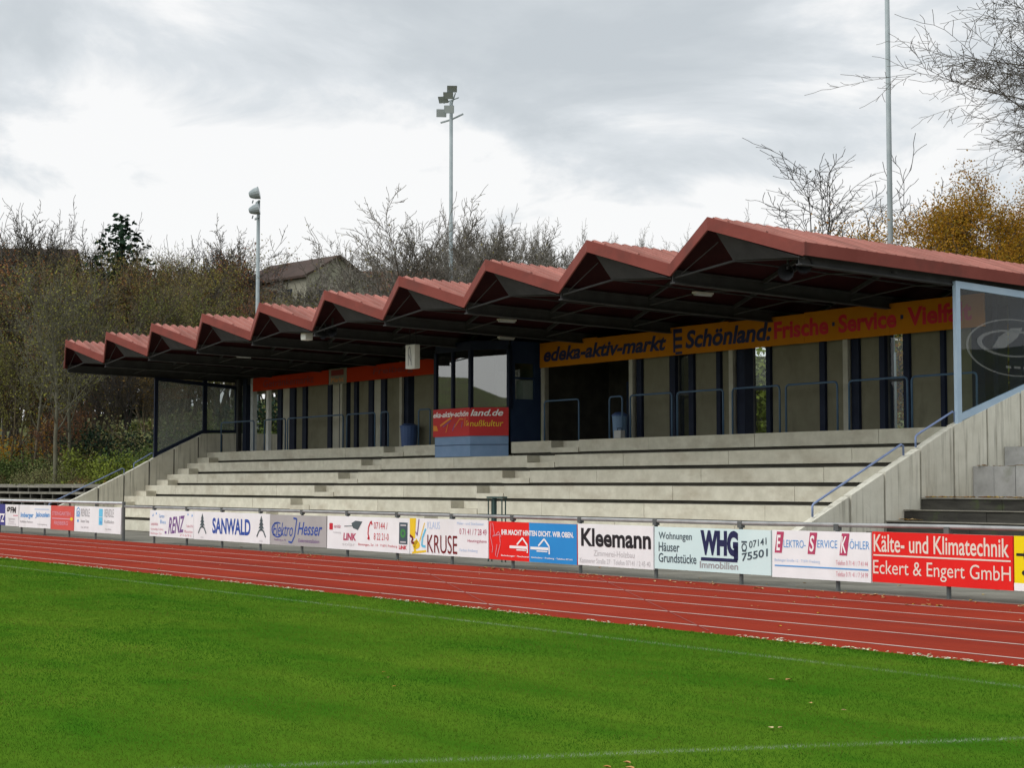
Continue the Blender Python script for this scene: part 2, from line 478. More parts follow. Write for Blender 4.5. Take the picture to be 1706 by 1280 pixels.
class Face:
    """flat lettering on a panel: o = lower left corner, u = width vector, v = height vector, n = outward normal"""

    def __init__(self, o, u, v, n):
        self.o, self.u, self.v, self.n = Vector(o), Vector(u), Vector(v), Vector(n).normalized()

    def pt(self, a, b, lift=0.004):
        return self.o + self.u * a + self.v * b + self.n * lift

    def draw(self, items, name, m, parent, lift=0.004):
        mb = MB()
        for it in items:
            if it[0] == 't':
                _, s, u0, v0, u1, v1 = it[:6]
                bold = it[6] if len(it) > 6 else 0.0
                shear = it[7] if len(it) > 7 else 0.0
                tilt = it[8] if len(it) > 8 else 0.0
                v, f = text2d(s, bold, shear)
                mb.add([self.pt(u0 + (u1 - u0) * p[0], v0 + (v1 - v0) * p[1] + tilt * p[0], lift) for p in v], f)
            elif it[0] == 'r':
                _, u0, v0, u1, v1 = it
                mb.add([self.pt(u0, v0, lift), self.pt(u1, v0, lift), self.pt(u1, v1, lift), self.pt(u0, v1, lift)], [(0, 1, 2, 3)])
            elif it[0] == 'p':
                mb.add([self.pt(a, b, lift) for a, b in it[1]], [tuple(range(len(it[1])))])
            elif it[0] == 'l':            # polyline of given half thickness (in v units, aspect corrected)
                pts, th = it[1], it[2]
                asp = self.v.length / self.u.length
                for (a, b), (c, d) in zip(pts[:-1], pts[1:]):
                    dx, dy = (c - a) / asp, d - b
                    ln = math.hypot(dx, dy) or 1
                    nx, ny = -dy / ln * th * asp, dx / ln * th
                    mb.add([self.pt(a + nx, b + ny, lift), self.pt(a - nx, b - ny, lift), self.pt(c - nx, d - ny, lift), self.pt(c + nx, d + ny, lift)], [(0, 1, 2, 3)])
            elif it[0] == 'o':            # ring or arc
                _, cu, cv, ru, rv, th = it[:6]
                a0, a1 = (it[6], it[7]) if len(it) > 6 else (0, 360)
                k = 40
                vs, fs = [], []
                for i in range(k + 1):
                    an = R(a0 + (a1 - a0) * i / k)
                    vs.append(self.pt(cu + ru * math.cos(an), cv + rv * math.sin(an), lift))
                    vs.append(self.pt(cu + ru * (1 - th) * math.cos(an), cv + rv * (1 - th) * math.sin(an), lift))
                for i in range(k):
                    fs.append((2 * i, 2 * i + 1, 2 * i + 3, 2 * i + 2))
                mb.add(vs, fs)
        return mb.build(name, m, parent)


# ------------------------------------------------------------------ ground
def sheet(name, pts, m, label=None):
    mb = MB()
    mb.add(pts, [tuple(range(len(pts)))])
    o = mb.build(name, m)
    o['kind'] = 'structure'
    return o


GZ = -0.30


def base_ground():
    sheet('ground', [(-3000, -3000, GZ), (3000, -3000, GZ), (3000, 3000, GZ), (-3000, 3000, GZ)], 'far_ground')


base_ground()
sheet('pitch', [(-150, -75, 0), (60, -75, 0), (60, 13.36, 0), (-150, 13.36, 0)], 'pitch')
sheet('running_track', [(-190, 13.30, -0.004), (60, 13.30, -0.004), (60, 20.20, -0.004), (-190, 20.20, -0.004)], 'track')


def asphalt():
    mb = MB()
    mb.add([(-190, 20.18, -0.012), (60, 20.18, -0.012), (60, 21.4, -0.012), (-190, 21.4, -0.012), (60, 27.9, -0.20), (-190, 27.9, -0.20)],
           [(0, 1, 2, 3), (3, 2, 4, 5)])
    o = mb.build('asphalt_path', 'asphalt')
    o['kind'] = 'structure'


asphalt()


def track_lines():
    mb = MB()
    for k in range(5):
        y = 14.0 + 1.22 * k
        mb.add([(-190, y - 0.028, 0.0), (60, y - 0.028, 0.0), (60, y + 0.028, 0.0), (-190, y + 0.028, 0.0)], [(0, 1, 2, 3)])
    o = mb.build('track_lane_lines', 'track_line')
    o['kind'] = 'structure'
    mb = MB()
    for (x0, y0, x1, y1) in ((-14.9, 13.6, -24.5, 19.6), (-19.5, 13.7, -30.5, 19.3)):
        d = Vector((x1 - x0, y1 - y0, 0)).normalized()
        n = Vector((-d.y, d.x, 0)) * 0.011
        a, b = Vector((x0, y0, 0.001)), Vector((x1, y1, 0.001))
        mb.add([a - n, b - n, b + n, a + n], [(0, 1, 2, 3)])
    o = mb.build('track_marks', 'track_faint')
    o['kind'] = 'structure'
    mb = MB()
    mb.add([(-190, 20.16, 0.002), (60, 20.16, 0.002), (60, 20.22, 0.002), (-190, 20.22, 0.002)], [(0, 1, 2, 3)])
    o = mb.build('track_edge_strip', 'track_faint')
    o['kind'] = 'structure'


track_lines()


def terrain_z(x, y):
    """height of the bank and the hill behind the ground (numpy)"""
    x = np.asarray(x, float)
    y = np.asarray(y, float)

    def sm(a, b, t):
        t = np.clip((t - a) / (b - a), 0, 1)
        return t * t * (3 - 2 * t)
    left = 1.35 + 6.5 * sm(31.5, 66, y) + 6.0 * sm(60, 120, y) + 6 * sm(110, 220, y)
    behind = -1.2 + 4.2 * sm(36.2, 37.2, y) + 4.0 * sm(42, 70, y) + 6.0 * sm(60, 120, y) + 6 * sm(110, 220, y)
    w = sm(-78, -71.6, x)
    z = left * (1 - w) + behind * w
    z = z + 0.35 * np.sin(x * 0.31 + y * 0.17) * sm(34, 44, y) + 0.25 * np.sin(x * 0.13 - y * 0.41) * sm(34, 44, y)
    return z


def TZ(x, y):
    return float(terrain_z(x, y))


def hillside():
    xs = np.concatenate([np.arange(-700, -200, 20), np.arange(-200, -66, 2.0), np.arange(-66, 60, 6), np.arange(60, 301, 30)])
    ys = np.concatenate([np.arange(31.5, 60, 1.0), np.arange(60, 130, 5), np.arange(130, 701, 40)])
    X, Y = np.meshgrid(xs, ys)
    Z = terrain_z(X, Y)
    nx, ny = len(xs), len(ys)
    mb = MB()
    vs = np.stack([X.ravel(), Y.ravel(), Z.ravel()], -1)
    fs = [(j * nx + i, j * nx + i + 1, (j + 1) * nx + i + 1, (j + 1) * nx + i) for j in range(ny - 1) for i in range(nx - 1)]
    mb.add(vs, fs)
    o = mb.build('hillside', 'earth', smooth=True)
    o['kind'] = 'structure'


hillside()


def far_hill():
    mb = MB()
    r2 = random.Random(3)
    prev = None
    n = 60
    vs, fs = [], []
    for i in range(n + 1):
        a = R(190 + 185 * i / n)
        h = 20 + 7 * math.sin(i * 0.37) + 5 * math.sin(i * 0.93 + 1) + r2.uniform(-2, 2)
        for d, z in ((150, GZ), (210, h * 0.55), (270, h), (420, h * 0.8)):
            vs.append((d * math.cos(a) - 20, d * math.sin(a), z))
    for i in range(n):
        for k in range(3):
            fs.append((i * 4 + k, i * 4 + k + 1, i * 4 + 5 + k, i * 4 + 4 + k))
    mb.add(vs, fs)
    o = mb.build('far_hills', 'earth', smooth=True)
    o['kind'] = 'structure'


far_hill()

# ------------------------------------------------------------------ grandstand
XL, XR = -71.0, -26.3
stand = empty('grandstand', (-48.6, 31, -0.2), 'long grandstand with a folded red metal roof over pale concrete steps', 'grandstand')

TIER = [(33.63, 3.20), (32.64, 2.69), (31.63, 2.18), (30.61, 1.69), (29.60, 1.21), (28.60, 0.72), (27.60, 0.22)]    # front edge, top height
A1 = (-55.32, -53.85)       # aisles through the steps
A2 = (-44.55, -43.05)
CAB = (-51.1, -46.85)


def tiers():
    for i, (yf, zt) in enumerate(TIER):
        zb = zt - 0.49
        yb = TIER[i - 1][0] if i > 0 else 40.0
        segs = [(XL, A1[0]), (A1[1], A2[0]), (A2[1], XR - 0.2)]
        if i == 0:
            segs = [(XL, A1[0]), (A1[1], CAB[0]), (CAB[1], A2[0]), (A2[1], XR - 0.2)]
        mb = MB()
        off = (i * 0.13) % 4.6
        for (a, b) in segs:
            # precast benches with joints, each a little set forward of the recess below, its shade coloured in
            cuts = [a] + [x for x in np.arange(-72.3 - off * 0.3, -26, 4.68) if a + 0.5 < x < b - 0.5] + [b]
            for c0, c1 in zip(cuts[:-1], cuts[1:]):
                mb.cur = 0
                dz = rnd.uniform(-0.004, 0.004)
                mb.box(c0 + 0.008, c1 - 0.008, yf + rnd.uniform(0, 0.008), yf + 0.62, zb + 0.10, zt + dz)
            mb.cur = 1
            mb.box(a, b, yf + 0.10, yf + 0.60, zb - 0.02, zb + 0.085)  # recess coloured dark in place of the shadow under the bench
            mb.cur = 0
            mb.box(a, b, yf + 0.62, yb + 0.10, zb - 0.1, zt - 0.012)
        mb.build('concrete_bench', ['concrete', 'dark_concrete_and_shade'], stand, bevel=0.0)
        # half steps in the aisles
        if i < len(TIER):
            for (a, b) in (A1, A2):
                st = MB()
                st.box(a + 0.004, b - 0.004, yf - 0.02, yf + 0.5, zb + 0.085, zb + 0.25)
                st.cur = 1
                st.box(a + 0.004, b - 0.004, yf + 0.09, yf + 0.5, zb - 0.05, zb + 0.085)  # shadow under the half step, put in as a dark colour
                st.cur = 0
                st.box(a + 0.004, b - 0.004, yf + 0.5, yb + 0.10, zb - 0.05, zt - 0.008)
                st.build('aisle_step', ['concrete', 'dark_concrete_and_shade'], stand)
            st = MB()
            st.box(XL + 0.01, XL + 1.2, yf - 0.47, yf - 0.002, zb - 0.05, zb + 0.24)
            st.build('aisle_step', 'concrete', stand)


tiers()


def side_wall(x0, x1, pts, joints, face_x, name='side_wall'):
    """pts: top line (y, z); wall as vertical slabs with dark joints between them"""
    mb = MB()
    ys = [p[0] for p in pts]

    def top(y):
        return float(np.interp(y, ys, [p[1] for p in pts]))
    cuts = [ys[0]] + [j for j in joints if ys[0] < j < ys[-1]] + [ys[-1]]
    for a, b in zip(cuts[:-1], cuts[1:]):
        a2, b2 = a + 0.035, b - 0.035
        inner = [y for y in ys if a2 < y < b2]
        line = [a2] + inner + [b2]
        poly = [(a2, -0.4)] + [(b2, -0.4)] + [(y, top(y)) for y in reversed(line)]
        mb.cur = 0
        mb.prism_x(poly, x0, x1)
        mb.cur = 1
        if a != cuts[0]:
            mb.prism_x([(a - 0.035, -0.4), (a + 0.035, -0.4), (a + 0.035, top(a) - 0.05), (a - 0.035, top(a) - 0.05)], x0 + 0.06, x1 - 0.06)
    return mb.build(name, ['concrete_wall', 'dark_concrete_and_shade'], stand)


RW = [(26.2, 0.50), (27.25, 0.97), (29.63, 2.07), (31.98, 3.15), (34.65, 4.10), (36.0, 4.25), (38.2, 4.25)]
LW = [(25.6, 0.35), (27.46, 1.15), (30.02, 2.40), (31.05, 2.95), (33.45, 4.08), (35.3, 4.12), (38.2, 4.12)]
side_wall(XR - 0.24, XR, RW, [28.35, 29.5, 30.75, 31.95, 33.2, 34.5, 35.8], XR)
side_wall(XL - 0.24, XL, LW, [28.4, 29.6, 30.8, 32.0, 33.2, 34.4], XL)


def glass_screen(xc, wl, y0, ymid, y1, ztop0, ztop1, m, navy):
    """framed glass above a side wall: a front pane with a sloping sill and a rear pane with a level sill"""
    ys, zs = [p[0] for p in wl], [p[1] for p in wl]

    def sill(y): return float(np.interp(y, ys, zs)) + 0.02
    w = 0.10
    fr = MB()
    fr.box(xc - w / 2, xc + w / 2, y0, y0 + 0.16, sill(y0) - 0.05, ztop0)                 # front post
    fr.box(xc - w / 2, xc + w / 2, ymid, ymid + 0.20, sill(ymid), ztop0 - 0.05)
    fr.box(xc - w / 2, xc + w / 2, y1, y1 + 0.16, sill(y1), ztop1)
    zt0, zt1 = ztop0, ztop1
    p = [(y0 + 0.16, zt0 - 0.17), (y1, zt1 - 0.17), (y1, zt1), (y0 + 0.16, zt0)]
    fr.prism_x(p, xc - w / 2 + 0.003, xc + w / 2 - 0.003)
    k = [(y0 + 0.16, sill(y0 + 0.16)), (ymid, sill(ymid)), (ymid, sill(ymid) + 0.17), (y0 + 0.16, sill(y0 + 0.16) + 0.17)]
    fr.prism_x(k, xc - w / 2 + 0.004, xc + w / 2 - 0.004)
    k = [(ymid + 0.2, sill(ymid + 0.2)), (y1, sill(y1)), (y1, sill(y1) + 0.14), (ymid + 0.2, sill(ymid + 0.2) + 0.14)]
    fr.prism_x(k, xc - w / 2 + 0.004, xc + w / 2 - 0.004)
    f = fr.build('screen_frame', m, stand)
    g = MB()
    zz = lambda y: zt0 + (zt1 - zt0) * (y - y0) / (y1 - y0) - 0.165
    g.prism_x([(y0 + 0.155, sill(y0 + 0.155) + 0.165), (ymid + 0.005, sill(ymid) + 0.165), (ymid + 0.005, zz(ymid)), (y0 + 0.155, zz(y0 + 0.155))], xc - 0.006, xc + 0.006)
    g.build('glass_pane', 'dirty_pane' if navy else 'pane', f)
    g = MB()
    g.prism_x([(ymid + 0.195, sill(ymid + 0.2) + 0.135), (y1 + 0.005, sill(y1) + 0.135), (y1 + 0.005, zz(y1)), (ymid + 0.195, zz(ymid + 0.2))], xc - 0.006, xc + 0.006)
    g.build('glass_pane', 'dirty_pane' if navy else 'pane', f)
    return f


fR = glass_screen(XR - 0.06, RW, 32.12, 35.0, 37.9, 6.66, 6.48, 'frame_blue', False)
fL = glass_screen(XL - 0.06, LW, 31.02, 33.42, 35.05, 6.62, 6.35, 'frame_navy', True)


def etched_logo():
    # pale etched oval emblem with a leaf-like swoosh on the right-hand pane
    f = Face((XR - 0.054, 32.4, 4.3), (0, 2.6, 0), (0, 0, 2.0), (1, 0, 0))
    f.draw([('o', 0.78, 0.42, 0.74, 0.36, 0.045, 50, 330),
            ('o', 0.72, 0.47, 0.52, 0.17, 0.14, 60, 300),
            ('p', [(0.42, 0.40), (0.60, 0.41), (0.80, 0.55), (0.88, 0.68), (0.70, 0.66), (0.52, 0.54)]),
            ('r', 0.62, 0.16, 0.70, 0.19), ('r', 0.74, 0.16, 0.84, 0.19), ('r', 0.88, 0.16, 0.96, 0.19)], 'etched_emblem', 'etch', fR, 0.008)


etched_logo()


def stair_rail(x, a, b):
    mb = MB()
    (y0, z0), (y1, z1) = a, b
    mb.tube([(x, y0, z0 - 0.30), (x, y0, z0 - 0.05), (x, y0 + 0.05, z0), (x, y1 - 0.04, z1), (x, y1 + 0.03, z1 - 0.03), (x, y1 + 0.04, z1 - 0.26)], 0.026, 8)
    mb.build('handrail', 'handrail_blue', stand, smooth=True)


def top_of(wl, y): return float(np.interp(y, [p[0] for p in wl], [p[1] for p in wl]))


stair_rail(XR - 0.12, (27.25, top_of(RW, 27.25) + 0.34), (30.25, top_of(RW, 30.25) + 0.32))
stair_rail(XR - 0.12, (30.72, top_of(RW, 30.72) + 0.34), (32.1, top_of(RW, 32.1) + 0.30))
stair_rail(XL - 0.12, (26.2, top_of(LW, 26.2) + 0.30), (29.6, top_of(LW, 29.6) + 0.26))
stair_rail(XL - 0.12, (30.1, top_of(LW, 30.1) + 0.26), (31.0, top_of(LW, 31.0) + 0.24))

# ---- roof
X0, SP, YP, YV, ZP, ZV, YB = -69.084, 4.509, 26.08, 26.89, 7.865, 7.09, 38.2
HW = SP / 2
FALL = -0.020


def zr(dx, y, dz=0.0):
    return ZP + (ZV - ZP) * abs(dx) / HW + FALL * (y - YP) + dz


def roof_fold(n, k):
    xc = X0 + SP * k
    mb = MB()
    th = 0.05
    for s in (-1, 1):
        def P(t, y, dz): return (xc + s * HW * t, y, zr(HW * t, y, dz))
        yf0, yf1 = YP + 0.02, YV + 0.02
        top = [P(0, yf0, 0), P(1, yf1, 0), P(1, YB, 0), P(0, YB, 0)]
        bot = [P(0, yf0, -th), P(1, yf1, -th), P(1, YB, -th), P(0, YB, -th)]
        fl = [(0, 1, 2, 3), (7, 6, 5, 4), (0, 4, 5, 1), (1, 5, 6, 2), (2, 6, 7, 3), (3, 7, 4, 0)]
        if s < 0: fl = [f[::-1] for f in fl]
        b = len(mb.v)
        mb.cur = 0
        mb.add(top + bot, fl)
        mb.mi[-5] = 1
        # standing ribs from ridge to valley
        y = YP + 0.22
        while y < YB - 0.2:
            t1 = min(1.0, (y - 0.06 - YP) / (YV - YP))
            if t1 > 0.05:
                w, h = 0.065, 0.10
                vs = [P(0.012, y - w, 0), P(0.012, y + w, 0), P(t1, y + w, 0), P(t1, y - w, 0),
                      P(0.012, y - w * .5, h), P(0.012, y + w * .5, h), P(t1, y + w * .5, h), P(t1, y - w * .5, h)]
                ff = [(4, 7, 6, 5), (0, 3, 7, 4), (2, 1, 5, 6), (3, 2, 6, 7), (1, 0, 4, 5)]
                if s < 0: ff = [f[::-1] for f in ff]
                mb.cur = 0
                mb.add(vs, ff)
            y += 0.33
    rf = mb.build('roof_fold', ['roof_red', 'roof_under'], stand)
    # folded fascia along the raked front edge
    fa = MB()
    for s in (-1, 1):
        def P(t, o, dz):
            y = YP + (YV - YP) * t + o
            return (xc + s * HW * t, y, zr(HW * t, YP + (YV - YP) * t, dz))
        v = [P(0, -0.03, 0.07), P(1, -0.03, 0.07), P(1, 0.018, 0.07), P(0, 0.018, 0.07), P(0, -0.03, -0.235), P(1, -0.03, -0.235), P(1, 0.018, -0.235), P(0, 0.018, -0.235)]
        ff = [(0, 1, 2, 3), (7, 6, 5, 4), (4, 5, 1, 0), (1, 5, 6, 2), (3, 2, 6, 7), (0, 3, 7, 4)]
        if s > 0: ff = [f[::-1] for f in ff]
        fa.add(v, ff)
    fa.build('fascia', 'fascia_red', rf)
    # grey soffit plate closing the right half of the gable, tie rods and ridge rod
    sp = MB()
    a, b, c = Vector((xc, YP + 0.25, zr(0, YP, -0.25))), Vector((xc + 0.02, YP + 0.78, ZP - 0.87)), Vector((xc + HW - 0.1, YV - 0.02, ZV - 0.26))
    nn = (b - a).cross(c - a).normalized() * 0.02
    sp.add([a, b, c, a + nn, b + nn, c + nn], [(0, 1, 2), (5, 4, 3), (0, 3, 4, 1), (1, 4, 5, 2), (2, 5, 3, 0)])
    sp.build('soffit_plate', 'steel_grey', rf)
    tr = MB()
    tr.tube([(xc - HW + 0.08, YV + 0.1, ZV - 0.28), (xc, YP + 0.82, ZP - 0.89), (xc + HW - 0.08, YV + 0.1, ZV - 0.28)], 0.028, 6)
    tr.tube([(xc - HW + 0.35, YV + 0.05, ZV - 0.22), (xc - 0.2, YP + 0.5, ZP - 0.45)], 0.014, 5)
    for yy in (30.0, 33.2, 36.4):
        d = FALL * (yy - YP)
        tr.tube([(xc - HW + 0.06, yy, ZV - 0.30 + d), (xc, yy, ZP - 0.89 + d), (xc + HW - 0.06, yy, ZV - 0.30 + d)], 0.024, 5)
        for s in (-1, 1):
            tr.bar((xc + s * 0.02, yy, ZP - 0.09 + d), (xc + s * (HW - 0.05), yy, ZV - 0.10 + d), 0.08, 0.10)
    tr.tube([(xc, YP + 0.82, ZP - 0.89), (xc, YB - 0.1, ZP - 0.89 + FALL * 11)], 0.022, 6)
    tr.build('tie_rod', 'steel_grey', rf)
    gi = MB()
    gi.prism_y([(xc - HW + 0.01, ZV - 0.75), (xc + HW - 0.01, ZV - 0.75), (xc + HW - 0.01, ZV - 0.30), (xc, ZP - 0.30), (xc - HW + 0.01, ZV - 0.30)], YB - 0.35, YB - 0.25)
    gi.build('gable_infill', 'steel_dark', rf)


for k in range(10):
    roof_fold('fold', k)


def roof_beams():
    for k in range(11):
        x = X0 - HW + SP * k + (0.22 if k == 0 else -0.22 if k == 10 else 0)
        mb = MB()
        y0, y1 = YV + 0.06, YB - 0.1
        z0, z1 = ZV - 0.09, ZV - 0.09 + FALL * (y1 - YV)
        for (hw, a, b) in ((0.09, -0.035, 0.0), (0.02, -0.30, -0.035), (0.09, -0.335, -0.30)):
            mb.hexa([(x - hw, y0, z0 + a), (x + hw, y0, z0 + a), (x + hw, y1, z1 + a), (x - hw, y1, z1 + a),
                     (x - hw, y0, z0 + b), (x + hw, y0, z0 + b), (x + hw, y1, z1 + b), (x - hw, y1, z1 + b)])
        mb.build('roof_beam', 'steel_grey', stand)
    # end fascias along both gable sides
    for x, s in ((X0 - HW, -1), (X0 + HW + SP * 9, 1)):
        mb = MB()
        xa, xb = (x - 0.05, x + 0.0) if s < 0 else (x - 0.0, x + 0.05)
        d = FALL * (YB - YV)
        mb.hexa([(xa, YV - 0.03, ZV - 0.235), (xb, YV - 0.03, ZV - 0.235), (xb, YB, ZV - 0.235 + d), (xa, YB, ZV - 0.235 + d),
                 (xa, YV - 0.03, ZV + 0.06), (xb, YV - 0.03, ZV + 0.06), (xb, YB, ZV + 0.06 + d), (xa, YB, ZV + 0.06 + d)])
        mb.build('side_fascia', 'fascia_red', stand)
    # cross beam carried on the wall posts
    mb = MB()
    mb.box(XL + 0.05, XR - 0.25, 34.98, 35.14, 6.32, 6.66)
    mb.build('cross_beam', 'steel_dark', stand)


roof_beams()


# ---- rear wall with posts, panels and openings (x positions along the wall)
YW = 34.9


def rear_wall():
    zf, zt = 3.20, 6.60
    pan = [(-64.94, -64.28), (-63.9, -62.06), (-60.24, -59.84), (-59.55, -58.68), (-57.32, -56.13), (-55.30, -51.3),
           (-41.40, -40.05), (-38.89, -37.87), (-37.66, -37.18), (-35.51, -33.55), (-33.32, -32.50), (-32.03, -31.30), (-30.22, -29.18), (-29.02, -28.15)]
    for a, b in pan:
        mb = MB()
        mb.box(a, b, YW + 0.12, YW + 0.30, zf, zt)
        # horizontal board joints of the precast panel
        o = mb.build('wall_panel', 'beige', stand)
    dark = [(-70.01, -69.64), (-66.57, -66.20), (-65.44, -64.96), (-64.26, -63.92), (-62.04, -61.72), (-61.04, -60.74), (-59.83, -59.57), (-58.66, -58.32), (-57.69, -57.34),
            (-55.94, -55.60), (-41.66, -41.42), (-40.04, -39.77), (-39.13, -38.91), (-37.86, -37.68), (-36.95, -36.60), (-35.70, -35.53), (-33.54, -33.33), (-32.31, -32.04), (-31.29, -31.10), (-30.44, -30.23), (-29.17, -29.03), (-28.13, -27.72), (-27.45, -27.30), (-26.95, -26.55)]
    for a, b in dark:
        mb = MB()
        mb.box(a, b, YW + 0.03, YW + 0.42, zf, zt)
        mb.build('wall_pillar', 'frame_navy', stand)
    for a, b in ((-66.17, -65.46), (-61.70, -61.06), (-58.30, -57.71)):
        mb = MB()
        mb.box(a, b, YW + 0.10, YW + 0.28, zf, zt)
        mb.build('wall_panel', 'pale_post', stand)
    post = [-70.30, -60.66, -55.97, -46.58, -41.80, -37.07, -32.42]
    for x in post:
        mb = MB()
        mb.box(x - 0.09, x + 0.09, YW - 0.10, YW + 0.0, zf, zt)
        mb.box(x - 0.02, x + 0.02, YW + 0.0, YW + 0.14, zf, zt)
        mb.build('wall_post', 'steel_grey' if x < -65 else 'pale_post', stand)
    mb = MB()
    mb.box(-69.25, -69.0, YW + 0.05, YW + 0.25, zf, zt)
    mb.build('wall_post', 'galv', stand)
    mb = MB()
    mb.box(-67.70, -67.46, YW + 0.05, YW + 0.2, zf, zt)
    mb.build('wall_post', 'white_post', stand)
    # glazed slots: trees behind show through
    for a, b in ((-39.75, -39.14), (-36.35, -35.72), (-31.08, -30.46)):
        mb = MB()
        for x in (a, b - 0.05):
            mb.box(x, x + 0.05, YW + 0.14, YW + 0.20, zf, zt)
        mb.box(a + 0.05, b - 0.05, YW + 0.14, YW + 0.20, zf, zf + 0.07)
        mb.box(a + 0.05, b - 0.05, YW + 0.14, YW + 0.20, zf + 1.35, zf + 1.42)
        w = mb.build('slot_window', 'steel_grey', stand)
        g = MB()
        g.box(a + 0.045, b - 0.045, YW + 0.165, YW + 0.172, zf + 0.06, zt)
        g.build('glass_pane', 'pane', w)
    # dark passage behind the opening beside the booth
    mb = MB()
    mb.box(-47.2, -47.0, YW + 0.35, YW + 3.2, zf, zt)
    mb.box(-41.6, -41.4, YW + 0.45, YW + 3.2, zf, zt)
    mb.box(-47.2, -41.4, YW + 3.2, YW + 3.4, zf, zt)
    mb.box(-47.2, -41.4, YW + 0.35, YW + 3.4, zt, zt + 0.1)
    mb.build('passage_lining', 'dark_concrete_and_shade', stand)
    mb = MB()
    mb.box(-45.9, -44.9, YW + 3.12, YW + 3.19, zf, zf + 2.2)
    mb.build('passage_door', 'cabin_dark', stand)
    # lintel over openings where no panel stands
    mb = MB()
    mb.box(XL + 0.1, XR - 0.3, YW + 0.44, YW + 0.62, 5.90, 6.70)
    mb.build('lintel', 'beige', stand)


rear_wall()

# ---- commentary booth
cab = MB()
BX = [(-51.05, 33.55), (-50.09, 32.60), (-47.86, 32.60), (-46.90, 33.55)]        # bay corners, left to right


def booth():
    zb, zs, zt = 2.70, 4.35, 6.42

    def wall(p, q, z0, z1, th=0.06):
        p, q = Vector((*p, 0)), Vector((*q, 0))
        d = (q - p).normalized()
        n = Vector((-d.y, d.x, 0)) * th
        return [(p.x, p.y, z0), (q.x, q.y, z0), (q.x + n.x, q.y + n.y, z0), (p.x + n.x, p.y + n.y, z0),
                (p.x, p.y, z1), (q.x, q.y, z1), (q.x + n.x, q.y + n.y, z1), (p.x + n.x, p.y + n.y, z1)]
    base = MB()
    for p, q in zip(BX[:-1], BX[1:]):
        base.hexa(wall(p, q, zb, zs))
    base.box(-50.0, -47.95, 32.7, 33.6, zb, zb + 0.08)
    b = base.build('booth_base', 'cabin_blue', stand)
    sm = MB()
    for (p, q) in zip(BX[:-1], BX[1:]):
        P, Q = Vector((*p, 0)), Vector((*q, 0))
        d = (Q - P).normalized()
        n = Vector((-d.y, d.x, 0))
        c0, c1 = P - n * 0.008, Q - n * 0.008
        sm.hexa([(c0.x, c0.y, 3.10), (c1.x, c1.y, 3.10), (c1.x + n.x * .007, c1.y + n.y * .007, 3.10), (c0.x + n.x * .007, c0.y + n.y * .007, 3.10),
                 (c0.x, c0.y, 3.125), (c1.x, c1.y, 3.125), (c1.x + n.x * .007, c1.y + n.y * .007, 3.125), (c0.x + n.x * .007, c0.y + n.y * .007, 3.125)])
    sm.build('booth_seam', 'cabin_dark', b)
    fr = MB()

    def post(x, y, w=0.07):
        fr.box(x - w, x + w, y - 0.02, y + 0.12, zs, zt)
    post(*BX[0]); post(*BX[1]); post(BX[2][0] - 0.02, BX[2][1]); post(BX[3][0] - 0.02, BX[3][1], 0.09)
    post(-48.98, 32.60, 0.05)
    for p, q in zip(BX[:-1], BX[1:]):
        fr.hexa(wall(p, q, zt, zt + 0.30, 0.08))
        fr.hexa(wall(p, q, zs, zs + 0.06, 0.09))
    fr.add([(x, y, zt + 0.29) for x, y in BX] + [(-46.9, 35.0, zt + 0.29), (-51.05, 35.0, zt + 0.29)], [(0, 1, 2, 3, 4, 5)])
    f = fr.build('booth_frame', 'frame_navy', stand)
    for p, q in ((BX[0], BX[1]), (BX[1], (-48.98, 32.60)), ((-48.98, 32.60), BX[2]), (BX[2], BX[3])):
        g = MB()
        v = wall(p, q, zs + 0.06, zt, 0.012)
        P, Q = Vector((*p, 0)), Vector((*q, 0))
        d = (Q - P).normalized()
        n = Vector((-d.y, d.x, 0)) * 0.04
        g.hexa([(a + n.x, b_ + n.y, c) for a, b_, c in v])
        g.build('glass_pane', 'cabin_pane', f)
    # right side: dark blue wall with a window, standing on the floor
    sw = MB()
    x = -46.90
    sw.box(x - 0.08, x, 33.68, 34.95, 3.2, 4.70)
    sw.box(x - 0.08, x, 33.68, 33.84, 4.70, zt + 0.3)
    sw.box(x - 0.08, x, 34.66, 34.95, 4.70, zt + 0.3)
    sw.box(x - 0.08, x, 33.84, 34.66, 5.95, zt + 0.3)
    sw.box(x - 0.08, x, 33.84, 34.66, 5.40, 5.47)
    s = sw.build('booth_side', 'cabin_dark', stand)
    g = MB()
    g.box(x - 0.05, x - 0.04, 33.83, 34.67, 4.69, 5.96)
    g.build('glass_pane', 'pane', s)
    # left side and back lining so that the booth is a room
    ln = MB()
    ln.box(-51.1, -51.02, 33.6, 34.95, 2.8, zt + 0.3)
    ln.box(-51.0, -47.0, 34.85, 34.95, 2.8, 4.6)
    ln.box(-51.0, -49.6, 34.85, 34.95, 4.6, zt + 0.2)
    ln.box(-48.0, -47.0, 34.85, 34.95, 4.6, zt + 0.2)
    ln.build('booth_lining', 'beige', stand)
    # shelf panel seen through the side window
    sh = MB()
    sh.box(-47.5, -47.1, 34.32, 34.8, 3.3, 5.38)
    sh.build('booth_cupboard', 'box_white', stand)


booth()


